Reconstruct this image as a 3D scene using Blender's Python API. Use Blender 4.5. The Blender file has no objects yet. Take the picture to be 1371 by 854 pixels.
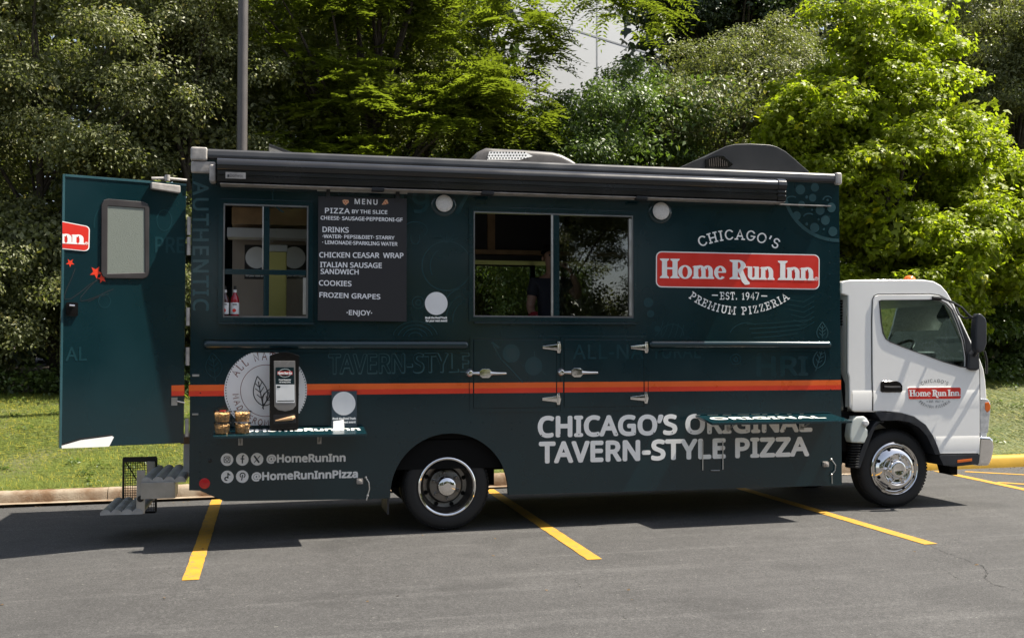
import bpy, bmesh, math, random, os
import numpy as np
from mathutils import Vector, Matrix, geometry

R = math.radians
scene = bpy.context.scene
COL = scene.collection

# ------------------------------------------------------------------ camera
FPX, PW, PH = 1450.0, 1371.0, 854.0
YAW, PIT = math.atan(325 / FPX), math.atan(46 / FPX)
CAM = np.array([0.656, -9.62, 1.597])
cd = bpy.data.cameras.new('camera')
cd.sensor_width = 36; cd.sensor_fit = 'HORIZONTAL'; cd.lens = FPX * 36 / PW
cd.clip_start = 0.1; cd.clip_end = 3000
cam = bpy.data.objects.new('camera', cd); COL.objects.link(cam)
cam.location = CAM; cam.rotation_euler = (R(90) + PIT, 0, -YAW)
scene.camera = cam

# ------------------------------------------------------------------ sky, sun, exposure
SUN = Vector((0.58, -0.06, 1.0)).normalized()
world = bpy.data.worlds.new('World'); scene.world = world; world.use_nodes = True
wn = world.node_tree.nodes; wl = world.node_tree.links
sky = wn.new('ShaderNodeTexSky'); sky.sky_type = 'NISHITA'; sky.sun_disc = False
sky.sun_elevation = math.asin(SUN.z); sky.sun_rotation = math.atan2(SUN.x, SUN.y)
sky.air_density = 1.0; sky.dust_density = 1.5; sky.ozone_density = 1.0
hs = wn.new('ShaderNodeHueSaturation'); hs.inputs['Saturation'].default_value = 0.62; wl.new(sky.outputs[0], hs.inputs['Color'])
wl.new(hs.outputs[0], wn['Background'].inputs[0]); wn['Background'].inputs[1].default_value = 0.084
sd = bpy.data.lights.new('sun', 'SUN'); sd.energy = 5.0; sd.angle = R(0.5); sd.color = (1.0, 0.93, 0.81)
so = bpy.data.objects.new('sun', sd); COL.objects.link(so); so.location = (20, -10, 40)
so.rotation_euler = SUN.to_track_quat('Z', 'Y').to_euler()
scene.view_settings.view_transform = 'Standard'
try: scene.view_settings.look = 'None'
except Exception: pass
scene.view_settings.exposure = 1.28; scene.view_settings.gamma = 1.0
scene.view_settings.use_curve_mapping = False
scene.cycles.max_bounces = 8; scene.cycles.transparent_max_bounces = 16
scene.cycles.sample_clamp_indirect = 6.0

# ------------------------------------------------------------------ picture <-> place helpers
FW = np.array([math.sin(YAW) * math.cos(PIT), math.cos(YAW) * math.cos(PIT), math.sin(PIT)])
RT = np.array([math.cos(YAW), -math.sin(YAW), 0.0]); UP = np.cross(RT, FW)
def ray(x, y): return FW * FPX + RT * (x - PW / 2) + UP * (PH / 2 - y)
def onY(x, y, Y=0.0):
    d = ray(x, y); return Vector(CAM + d * (Y - CAM[1]) / d[1])
def onZ(x, y, Z=0.0):
    d = ray(x, y); return Vector(CAM + d * (Z - CAM[2]) / d[2])
def G(x): return 0.011 * (x - 2.2)              # the lot falls gently towards the truck's tail
def onG(x, y):
    p = onZ(x, y, 0.0)
    for _ in range(4): p = onZ(x, y, G(p.x))
    return p

class Frame:
    """a real plane: origin, two axes, outward normal"""
    def __init__(s, O, U, V):
        s.O, s.U, s.V = Vector(O), Vector(U).normalized(), Vector(V).normalized(); s.N = s.U.cross(s.V).normalized()
    def pt(s, u, v, d=0.0): return s.O + s.U * u + s.V * v + s.N * d
    def hit(s, px, py):
        d = Vector(ray(px, py)); c = Vector(CAM); t = (s.O - c).dot(s.N) / d.dot(s.N); q = c + d * t - s.O
        return q.dot(s.U), q.dot(s.V)
SIDE = Frame((0, 0, 0), (1, 0, 0), (0, 0, 1))          # near side of the box, normal towards -Y

# ------------------------------------------------------------------ materials
def newmat(name):
    m = bpy.data.materials.new(name); m.use_nodes = True
    return m, m.node_tree.nodes, m.node_tree.links, m.node_tree.nodes['Principled BSDF']
def mat(name, col, rough=0.5, metal=0.0, coat=0.0, var=0.08, vscale=6.0, bump=0.0, bscale=60.0, spec=0.5, rvar=0.06, emit=0.0, coatr=0.08):
    m, n, l, b = newmat(name)
    tc = n.new('ShaderNodeTexCoord'); nz = n.new('ShaderNodeTexNoise')
    nz.inputs['Scale'].default_value = vscale; nz.inputs['Detail'].default_value = 6
    l.new(tc.outputs['Object'], nz.inputs['Vector'])
    mr = n.new('ShaderNodeMapRange'); mr.inputs[1].default_value = .3; mr.inputs[2].default_value = .7
    mr.inputs[3].default_value = 1 - var; mr.inputs[4].default_value = 1 + var
    l.new(nz.outputs['Fac'], mr.inputs[0])
    mx = n.new('ShaderNodeVectorMath'); mx.operation = 'SCALE'; mx.inputs[0].default_value = col[:3]
    l.new(mr.outputs[0], mx.inputs['Scale']); l.new(mx.outputs[0], b.inputs['Base Color'])
    m2 = n.new('ShaderNodeMapRange'); m2.inputs[1].default_value = .3; m2.inputs[2].default_value = .7
    m2.inputs[3].default_value = max(0.02, rough - rvar); m2.inputs[4].default_value = min(1, rough + rvar)
    l.new(nz.outputs['Fac'], m2.inputs[0]); l.new(m2.outputs[0], b.inputs['Roughness'])
    b.inputs['Metallic'].default_value = metal; b.inputs['Coat Weight'].default_value = coat
    b.inputs['Coat Roughness'].default_value = coatr; b.inputs['Specular IOR Level'].default_value = spec
    if bump:
        nb = n.new('ShaderNodeTexNoise'); nb.inputs['Scale'].default_value = bscale; nb.inputs['Detail'].default_value = 4
        l.new(tc.outputs['Object'], nb.inputs['Vector'])
        bp = n.new('ShaderNodeBump'); bp.inputs['Strength'].default_value = bump; bp.inputs['Distance'].default_value = 0.01
        l.new(nb.outputs['Fac'], bp.inputs['Height']); l.new(bp.outputs[0], b.inputs['Normal'])
    if emit:
        b.inputs['Emission Color'].default_value = (*col[:3], 1); b.inputs['Emission Strength'].default_value = emit
    return m
def glassmat(name, tint, refl=1.8, rough=0.0):
    m = bpy.data.materials.new(name); m.use_nodes = True; n = m.node_tree.nodes; l = m.node_tree.links
    n.remove(n['Principled BSDF']); out = n['Material Output']
    tr = n.new('ShaderNodeBsdfTransparent'); tr.inputs[0].default_value = (*tint, 1)
    gl = n.new('ShaderNodeBsdfGlossy'); gl.inputs['Roughness'].default_value = rough
    nz = n.new('ShaderNodeTexNoise'); nz.inputs['Scale'].default_value = 1.3
    bp = n.new('ShaderNodeBump'); bp.inputs['Strength'].default_value = .02; bp.inputs['Distance'].default_value = .02
    l.new(nz.outputs['Fac'], bp.inputs['Height']); l.new(bp.outputs[0], gl.inputs['Normal'])
    fr = n.new('ShaderNodeFresnel'); fr.inputs[0].default_value = 1.5
    mu = n.new('ShaderNodeMath'); mu.operation = 'MULTIPLY'; mu.inputs[1].default_value = refl; mu.use_clamp = True
    l.new(fr.outputs[0], mu.inputs[0])
    mx = n.new('ShaderNodeMixShader'); l.new(mu.outputs[0], mx.inputs[0]); l.new(tr.outputs[0], mx.inputs[1]); l.new(gl.outputs[0], mx.inputs[2])
    l.new(mx.outputs[0], out.inputs[0])
    return m

TEAL = (0.0040, 0.0212, 0.0272)
M = dict(
    teal=mat('teal_paint', TEAL, .13, coat=.0, spec=.62, var=.16, vscale=1.6, bump=.010, bscale=1.6, rvar=.04),
    ghost=mat('ghost_vinyl', (0.0105, 0.040, 0.049), .13, spec=.62, var=.1),
    ghost2=mat('pale_ghost_vinyl', (0.031, 0.073, 0.082), .13, spec=.62, var=.1),
    ghost3=mat('faint_ghost_vinyl', (0.0068, 0.031, 0.039), .13, spec=.62),
    dalu=mat('dark_anodised_frame', (0.22, 0.22, 0.22), .38, metal=.8, var=.15),
    white=mat('white_vinyl', (0.88, 0.87, 0.84), .4, var=.04),
    offwhite=mat('grey_white_vinyl', (0.74, 0.74, 0.74), .45, var=.05),
    orange=mat('orange_vinyl', (0.80, 0.125, 0.018), .32, coat=.2, var=.04),
    redo=mat('red_orange_vinyl', (0.7, 0.045, 0.016), .32, coat=.2, var=.04),
    red=mat('sign_red', (0.66, 0.026, 0.014), .35, coat=.2, var=.04),
    brown=mat('brown_print', (0.16, 0.05, 0.035), .5),
    ink=mat('black_print', (0.012, 0.011, 0.012), .5),
    greyink=mat('grey_print', (0.1, 0.11, 0.12), .5),
    black=mat('black_plastic', (0.009, 0.009, 0.010), .38, var=.15, bump=.05, bscale=200),
    blackgloss=mat('black_gloss_plastic', (0.006, 0.0055, 0.0055), .14, var=.1),
    awning=mat('awning_black_aluminium', (0.0115, 0.0112, 0.0115), .24, metal=.0, coat=.25, var=.15, vscale=3),
    greyrail=mat('grey_roof_rail', (0.06, 0.06, 0.062), .36, metal=.3, var=.2, vscale=4),
    alu=mat('worn_aluminium', (0.45, 0.44, 0.42), .36, metal=.85, var=.15, vscale=9, bump=.05, bscale=90),
    corner=mat('weathered_corner_casting', (0.36, 0.335, 0.31), .5, metal=.1, var=.25, vscale=14, bump=.1, bscale=60),
    tread=mat('ribbed_step_aluminium', (0.36, 0.37, 0.38), .42, metal=.55, var=.22, vscale=12, bump=.1, bscale=120),
    chrome=mat('chrome', (0.78, 0.76, 0.74), .07, metal=1.0, var=.05, rvar=.03),
    steel=mat('dull_steel', (0.19, 0.18, 0.17), .32, metal=.9, var=.2, vscale=12),
    rubber=mat('tyre_rubber', (0.0095, 0.0095, 0.0098), .72, var=.25, vscale=9, bump=.15, bscale=90),
    under=mat('underbody_black', (0.0032, 0.0032, 0.0032), .8, var=.3, spec=.15),
    cab=mat('white_cab_paint', (0.90, 0.89, 0.86), .18, coat=.6, var=.02, vscale=2, rvar=.03),
    fender=mat('dark_grey_fender_plastic', (0.018, 0.02, 0.025), .45, var=.12, bump=.05, bscale=220),
    seal=mat('window_rubber', (0.012, 0.012, 0.013), .5),
    glass=glassmat('service_glass', (0.66, 0.67, 0.66), 3.4),
    glass2=glassmat('ticket_glass', (0.86, 0.87, 0.85), 1.1),
    cabglass=glassmat('cab_glass', (0.62, 0.70, 0.68), 2.4),
    wglass=glassmat('clear_plastic', (0.93, 0.94, 0.94), 1.2),
    frost=mat('obscure_rear_glass', (0.17, 0.19, 0.165), .32, var=.1, vscale=160, bump=.25, bscale=170),
    lens=mat('frosted_lamp_lens', (0.62, 0.6, 0.58), .4, var=.12, vscale=60, bump=.3, bscale=160),
    amber=mat('amber_lens', (0.75, 0.15, 0.015), .2, coat=.4, var=.1),
    redlens=mat('red_lens', (0.5, 0.008, 0.012), .25, coat=.4, var=.1),
    inter=mat('kitchen_wall_panel', (0.30, 0.25, 0.205), .42, var=.1, vscale=3),
    interw=mat('pale_kitchen_fitting', (0.62, 0.62, 0.62), .4, var=.05),
    wood=mat('plywood_shelf', (0.42, 0.26, 0.13), .5, var=.2, vscale=8),
    dark=mat('dark_cabinet', (0.03, 0.028, 0.027), .5, var=.2),
    board=mat('menu_board_face', (0.0145, 0.0135, 0.0155), .6, var=.1, bump=.05, bscale=140),
    chalk=mat('menu_white', (0.8, 0.8, 0.82), .55, var=.06, vscale=50),
    skin=mat('skin', (0.36, 0.2, 0.14), .45, var=.06),
    shirt=mat('navy_shirt', (0.02, 0.022, 0.032), .85, var=.2, vscale=12),
    trouser=mat('black_trousers', (0.012, 0.012, 0.014), .85),
    hair=mat('dark_hair', (0.012, 0.009, 0.007), .5),
    glove=mat('red_glove', (0.28, 0.02, 0.025), .5),
    napkin=mat('brown_napkin', (0.55, 0.33, 0.17), .8, var=.1),
    granola=mat('snack_mix', (0.62, 0.37, 0.15), .7, var=.7, vscale=60, bump=.9, bscale=70),
    syrup=mat('red_syrup', (0.34, 0.008, 0.02), .12, coat=.5),
    syrupd=mat('dark_syrup', (0.05, 0.006, 0.01), .12, coat=.5),
    tea=mat('yellow_jug', (0.72, 0.64, 0.2), .35, var=.05),
    pole=mat('bronze_pole_paint', (0.085, 0.075, 0.072), .5, var=.06),
    tank=mat('translucent_tank', (0.60, 0.64, 0.60), .4, var=.06),
    cardboard=mat('brown_cardboard', (0.2, 0.12, 0.07), .7),
    paper=mat('paper', (0.74, 0.74, 0.73), .7),
)

# ------------------------------------------------------------------ mesh builder
ORIG = {}
def tag(o, label=None, cat=None, group=None, kind=None):
    if label: o['label'] = label
    if cat: o['category'] = cat
    if group: o['group'] = group
    if kind: o['kind'] = kind
    return o
def thing(name, loc, label, cat, group=None):
    o = bpy.data.objects.new(name, None); COL.objects.link(o); o.location = loc; o.empty_display_size = .2
    ORIG[o.name] = Vector(loc); return tag(o, label, cat, group)

def obj_from_mesh(name, me, parent=None):
    o = bpy.data.objects.new(name, me); COL.objects.link(o)
    if parent is not None: o.parent = parent
    return o

class MB:
    def __init__(s): s.v, s.f = [], []
    def add(s, verts, faces):
        k = len(s.v); s.v += [Vector(p) for p in verts]; s.f += [tuple(i + k for i in f) for f in faces]; return s
    def box(s, a, b):
        (x0, y0, z0), (x1, y1, z1) = a, b
        return s.add([(x0, y0, z0), (x1, y0, z0), (x1, y1, z0), (x0, y1, z0), (x0, y0, z1), (x1, y0, z1), (x1, y1, z1), (x0, y1, z1)],
                     [(0, 3, 2, 1), (4, 5, 6, 7), (0, 1, 5, 4), (1, 2, 6, 5), (2, 3, 7, 6), (3, 0, 4, 7)])
    def hexa(s, lo, hi):       # two quads
        return s.add(list(lo) + list(hi), [(3, 2, 1, 0), (4, 5, 6, 7), (0, 1, 5, 4), (1, 2, 6, 5), (2, 3, 7, 6), (3, 0, 4, 7)])
    def slab(s, outline, d0, d1, fr, holes=()):
        """outline/holes as (u, v) on frame fr, from depth d0 to d1 along its normal"""
        loops = [list(outline)] + [list(h) for h in holes]
        flat = [p for lp in loops for p in lp]
        tri = geometry.tessellate_polygon([[Vector((p[0], p[1], 0)) for p in lp] for lp in loops])
        n = len(flat); k = len(s.v)
        s.v += [fr.pt(p[0], p[1], d1) for p in flat] + [fr.pt(p[0], p[1], d0) for p in flat]
        s.f += [(a + k, b + k, c + k) for a, b, c in tri] + [(c + k + n, b + k + n, a + k + n) for a, b, c in tri]
        st = 0
        for lp in loops:
            m = len(lp)
            for i in range(m):
                j = (i + 1) % m; s.f.append((st + i + k, st + j + k, st + j + k + n, st + i + k + n))
            st += m
        return s
    def prism(s, prof, x0, x1):     # profile (y, z) swept along X
        fr = Frame((0, 0, 0), (0, 1, 0), (0, 0, 1)); return s.slab(prof, x0, x1, fr)
    def tube(s, path, r, n=8, cap=True):
        path = [Vector(p) for p in path]; rs = r if isinstance(r, (list, tuple)) else [r] * len(path)
        k = len(s.v); up = None
        for i, p in enumerate(path):
            t = (path[min(i + 1, len(path) - 1)] - path[max(i - 1, 0)]).normalized()
            if up is None: up = Vector((0, 0, 1)) if abs(t.z) < .9 else Vector((1, 0, 0))
            a = t.cross(up)
            a = a.normalized() if a.length > 1e-6 else t.orthogonal().normalized()
            b = a.cross(t).normalized(); up = b
            for j in range(n):
                q = 2 * math.pi * j / n; s.v.append(p + (a * math.cos(q) + b * math.sin(q)) * rs[i])
        for i in range(len(path) - 1):
            for j in range(n):
                jj = (j + 1) % n; s.f.append((k + i * n + j, k + i * n + jj, k + (i + 1) * n + jj, k + (i + 1) * n + j))
        if cap:
            s.f.append(tuple(k + j for j in range(n))[::-1]); s.f.append(tuple(k + (len(path) - 1) * n + j for j in range(n)))
        return s
    def lathe(s, c, axis, prof, n=32, closed=False):   # prof: (r, h)
        c, ax = Vector(c), Vector(axis).normalized(); a = ax.orthogonal().normalized(); b = ax.cross(a)
        k = len(s.v); m = len(prof)
        for r, h in prof:
            for j in range(n):
                q = 2 * math.pi * j / n; s.v.append(c + ax * h + (a * math.cos(q) + b * math.sin(q)) * max(r, 1e-5))
        for i in range(m - 1 + (1 if closed else 0)):
            i2 = (i + 1) % m
            for j in range(n):
                jj = (j + 1) % n; s.f.append((k + i * n + j, k + i * n + jj, k + i2 * n + jj, k + i2 * n + j))
        return s
    def dome(s, c, axis, r, h, n=8, rings=3):
        prof = [(r * math.cos(t), h * math.sin(t)) for t in [i / rings * math.pi / 2 for i in range(rings + 1)]]
        return s.lathe(c, axis, prof, n)
    def pieces(s):
        p = list(range(len(s.v)))
        def find(i):
            while p[i] != i: p[i] = p[p[i]]; i = p[i]
            return i
        for f in s.f:
            a = find(f[0])
            for i in f[1:]: p[find(i)] = a
        out = {}
        for f in s.f: out.setdefault(find(f[0]), []).append(f)
        for fs in out.values():
            ids = sorted({i for f in fs for i in f}); k = {i: j for j, i in enumerate(ids)}; m = MB(); m.v = [s.v[i] for i in ids]; m.f = [tuple(k[i] for i in f) for f in fs]; yield m
    def build_each(s, name, material, parent=None, **kw): return [m.build(name, material, parent, **kw) for m in s.pieces()][0]
    def build(s, name, material, parent=None, bevel=0.0, seg=2, smooth=35, root=None, origin=None):
        me = bpy.data.meshes.new(name)
        r = parent
        while r is not None and r.parent is not None: r = r.parent
        og = ORIG.get(r.name, Vector((0, 0, 0))) if r is not None else Vector(origin or (0, 0, 0))
        me.from_pydata([tuple(v - og) for v in s.v], [], s.f)
        bm = bmesh.new(); bm.from_mesh(me)
        bmesh.ops.remove_doubles(bm, verts=bm.verts, dist=1e-5)
        bmesh.ops.recalc_face_normals(bm, faces=bm.faces)
        if bevel:
            bm.normal_update()
            es = [e for e in bm.edges if len(e.link_faces) == 2 and e.calc_face_angle(0) > R(32)]
            bmesh.ops.bevel(bm, geom=es, offset=bevel, segments=seg, affect='EDGES', profile=.6, clamp_overlap=True)
        bm.to_mesh(me); bm.free()
        if material is not None: me.materials.append(material)
        if smooth:
            me.polygons.foreach_set('use_smooth', [True] * len(me.polygons)); me.set_sharp_from_angle(angle=R(smooth))
        o = obj_from_mesh(name, me, parent)
        if bevel and smooth:
            wm_ = o.modifiers.new('weighted_normal', 'WEIGHTED_NORMAL'); wm_.keep_sharp = True; wm_.weight = 80
        if r is None and origin: o.location = origin
        return o

def uvs(fr, pts): return [fr.hit(*p) for p in pts]
def rrect(x0, y0, x1, y1, r, n=5):
    out = []
    for cx, cy, a0 in ((x1 - r, y0 + r, -90), (x1 - r, y1 - r, 0), (x0 + r, y1 - r, 90), (x0 + r, y0 + r, 180)):
        for i in range(n + 1):
            a = R(a0 + 90 * i / n); out.append((cx + r * math.cos(a), cy + r * math.sin(a)))
    return out

# ------------------------------------------------------------------ flat graphics (vinyl lettering on real planes)
def load_font():
    try:
        for root in (bpy.utils.resource_path('LOCAL'), bpy.utils.resource_path('SYSTEM')):
            p = os.path.join(root, 'datafiles', 'fonts', 'NotoSansHebrew-Regular.woff2')
            if os.path.exists(p): return bpy.data.fonts.load(p)
    except Exception: pass
    return None
INTER = load_font()
_tc = {}
def glyphs(body, font=None, spacing=1.0):
    key = (body, font.name if font else '', spacing)
    if key in _tc: return _tc[key]
    c = bpy.data.curves.new('lettering', 'FONT'); c.body = body; c.size = 1; c.resolution_u = 3; c.space_character = spacing
    if font: c.font = font
    o = bpy.data.objects.new('lettering', c); COL.objects.link(o)
    dg = bpy.context.evaluated_depsgraph_get(); me = bpy.data.meshes.new_from_object(o.evaluated_get(dg))
    v = np.array([tuple(p.co)[:2] for p in me.vertices]) if len(me.vertices) else np.zeros((0, 2)); f = [tuple(p.vertices) for p in me.polygons]
    bpy.data.objects.remove(o); bpy.data.curves.remove(c); bpy.data.meshes.remove(me)
    _tc[key] = (v, f); return v, f
class Decal:
    """flat vinyl on a plane: shapes are digitised on the plane the vinyl sticks to"""
    def __init__(s, fr, d=0.0012, raw=False): s.fr, s.d, s.mb, s.raw = fr, d, MB(), raw
    def _p(s, x, y): return s.fr.pt(*((x, y) if s.raw else s.fr.hit(x, y)), s.d)
    def _step(s): s.d += 0.00002
    def poly(s, pts, holes=()):
        loops = [list(pts)] + [list(h) for h in holes]; flat = [p for lp in loops for p in lp]
        tri = geometry.tessellate_polygon([[Vector((p[0], p[1], 0)) for p in lp] for lp in loops])
        s.mb.add([s._p(*p) for p in flat], [tuple(t) for t in tri]); s._step(); return s
    def ell(s, cx, cy, rx, ry=None, n=32, a0=0, a1=360):
        ry = ry or rx
        return s.poly([(cx + rx * math.cos(R(a0 + (a1 - a0) * i / n)), cy + ry * math.sin(R(a0 + (a1 - a0) * i / n))) for i in range(n + (0 if a1 - a0 == 360 else 1))])
    def stroke(s, pts, w, closed=False):
        pts = [Vector((p[0], p[1])) for p in pts]; n = len(pts); L, Q = [], []
        for i in range(n):
            a = pts[(i - 1) % n] if (closed or i > 0) else pts[i]; b = pts[(i + 1) % n] if (closed or i < n - 1) else pts[i]
            t = (b - a); t = t.normalized() if t.length > 1e-9 else Vector((1, 0)); nn = Vector((-t.y, t.x)) * w / 2
            L.append(pts[i] + nn); Q.append(pts[i] - nn)
        m = n if closed else n - 1; vv = [s._p(*p) for p in L + Q]
        s.mb.add(vv, [(i, (i + 1) % n, n + (i + 1) % n, n + i) for i in range(m)]); s._step(); return s
    def ring(s, cx, cy, rx, ry, w, n=40, a0=0, a1=360):
        full = a1 - a0 == 360
        return s.stroke([(cx + rx * math.cos(R(a0 + (a1 - a0) * i / n)), cy + ry * math.sin(R(a0 + (a1 - a0) * i / n))) for i in range(n + (0 if full else 1))], w, full)
    def text(s, body, x0, y0, x1, y1, h0, h1=None, bold=0.0, font=INTER, spacing=1.0, capref=None):
        """baseline from (x0,y0) to (x1,y1), capital height h0 at the start, h1 at the end"""
        h1 = h1 or h0; v, f = glyphs(body, font, spacing)
        if not len(v): return s
        ref, _ = glyphs('H', font); cap = ref[:, 1].max()
        lo, hi = v[:, 0].min(), v[:, 0].max(); sg = -1 if not s.raw else 1
        for dx, dy in ([(0, 0)] if not bold else [(bold * math.cos(R(k)), bold * math.sin(R(k))) for k in range(0, 360, 45)] + [(0, 0)]):
            out = []
            for q in v:
                t = (q[0] - lo) / (hi - lo); h = h0 + (h1 - h0) * t
                out.append(s._p(x0 + (x1 - x0) * t + dx, y0 + (y1 - y0) * t + sg * h * q[1] / cap + dy))
            s.mb.add(out, f); s._step()
        return s
    def build(s, name, material, parent): return s.mb.build(name, material, parent, smooth=0)

# single-stroke slab letters (unit box: x 0..w, y 0..1) for the badge rings
def _arc(cx, cy, rx, ry, a0, a1, n=10): return [(cx + rx * math.cos(R(a0 + (a1 - a0) * i / n)), cy + ry * math.sin(R(a0 + (a1 - a0) * i / n))) for i in range(n + 1)]
SL = {  # width, strokes, serif ticks (x, y)
 'C': (.8, [_arc(.42, .5, .38, .5, 42, 318, 14)], []), 'H': (.86, [[(.14, 0), (.14, 1)], [(.72, 0), (.72, 1)], [(.14, .5), (.72, .5)]], [(.14, 0), (.14, 1), (.72, 0), (.72, 1)]),
 'I': (.4, [[(.2, 0), (.2, 1)]], [(.2, 0), (.2, 1)]), 'A': (.9, [[(.1, 0), (.45, 1), (.8, 0)], [(.24, .34), (.66, .34)]], [(.1, 0), (.8, 0)]),
 'G': (.86, [_arc(.42, .5, .38, .5, 42, 330, 14) + [(.78, .45)], [(.48, .45), (.82, .45)]], []), 'O': (.9, [_arc(.45, .5, .4, .5, 0, 360, 20)], []),
 'S': (.66, [_arc(.33, .75, .25, .25, 30, 250, 9) + _arc(.33, .26, .27, .26, 80, -150, 10)], []),
 'P': (.74, [[(.14, 0), (.14, 1), (.4, 1)] + _arc(.4, .74, .26, .26, 90, -90, 8) + [(.14, .48)]], [(.14, 0), (.06, 1)]),
 'R': (.8, [[(.14, 0), (.14, 1), (.4, 1)] + _arc(.4, .75, .25, .25, 90, -90, 8) + [(.14, .5)], [(.4, .5), (.7, 0)]], [(.14, 0), (.06, 1), (.7, 0)]),
 'E': (.72, [[(.64, .22), (.64, 0), (.14, 0), (.14, 1), (.62, 1), (.62, .8)], [(.14, .52), (.5, .52)]], [(.06, 0), (.06, 1)]),
 'M': (1.05, [[(.14, 0), (.14, 1), (.5, .3), (.88, 1), (.88, 0)]], [(.14, 0), (.88, 0), (.08, 1), (.94, 1)]), 'U': (.86, [[(.14, 1), (.14, .35)] + _arc(.43, .32, .29, .32, 180, 360, 10) + [(.72, 1)]], [(.14, 1), (.72, 1)]),
 'Z': (.72, [[(.08, .78), (.08, 1), (.62, 1), (.08, 0), (.64, 0), (.64, .22)]], []), 'T': (.76, [[(.38, 0), (.38, 1)], [(.04, .78), (.04, 1), (.72, 1), (.72, .78)]], [(.38, 0)]),
 '1': (.45, [[(.08, .82), (.24, 1), (.24, 0)]], [(.24, 0)]), '9': (.66, [_arc(.33, .7, .26, .3, 0, 360, 14), [(.59, .7), (.55, .3), (.3, 0)]], []),
 '4': (.7, [[(.5, 0), (.5, 1), (.05, .28), (.66, .28)]], []), '7': (.62, [[(.05, 1), (.58, 1), (.22, 0)]], []), '.': (.25, [[(.1, 0), (.1, .12)]], []),
 "'": (.28, [[(.14, 1), (.1, .72)]], []), ' ': (.42, [], []), 'N': (.86, [[(.14, 0), (.14, 1), (.72, 0), (.72, 1)]], [(.14, 0), (.72, 1)]), 'L': (.68, [[(.14, 1), (.14, 0), (.62, 0), (.62, .2)]], [(.14, 1)]),
 'D': (.84, [[(.14, 0), (.14, 1), (.35, 1)] + _arc(.35, .5, .4, .5, 90, -90, 10) + [(.14, 0)]], []), 'F': (.68, [[(.14, 0), (.14, 1), (.62, 1)], [(.14, .52), (.5, .52)]], [(.14, 0)]),
}
def slabtext(dec, body, mapf, total=None, w=.13, ser=True, sp=.22):
    """mapf(s, y) turns (0..1 along the line, y up in letter heights) into the decal's own coordinates; w in letter heights"""
    W = sum(SL[c][0] + sp for c in body) - sp; total = total or W; x = (total - W) / 2
    for c in body:
        cw, strokes, ticks = SL[c]
        tk = [[(a - .12, b), (a + .12, b)] for a, b in ticks] if ser else []
        for st in list(strokes) + tk:
            pts = [(p[0] + x, p[1]) for p in st]; n = len(pts); L, Q = [], []
            for i in range(n):
                a = Vector(pts[max(i - 1, 0)]); b = Vector(pts[min(i + 1, n - 1)]); t = (b - a); t = t.normalized() if t.length > 1e-9 else Vector((1, 0))
                nn = Vector((-t.y, t.x)) * w / 2; p = Vector(pts[i]) + (t * (-w / 2 if i == 0 else w / 2 if i == n - 1 else 0))
                L.append(p + nn); Q.append(p - nn)
            dec.mb.add([dec._p(*mapf(p.x / total, p.y)) for p in L + Q], [(i, i + 1, n + i + 1, n + i) for i in range(n - 1)]); dec._step()
        x += cw + sp

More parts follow.
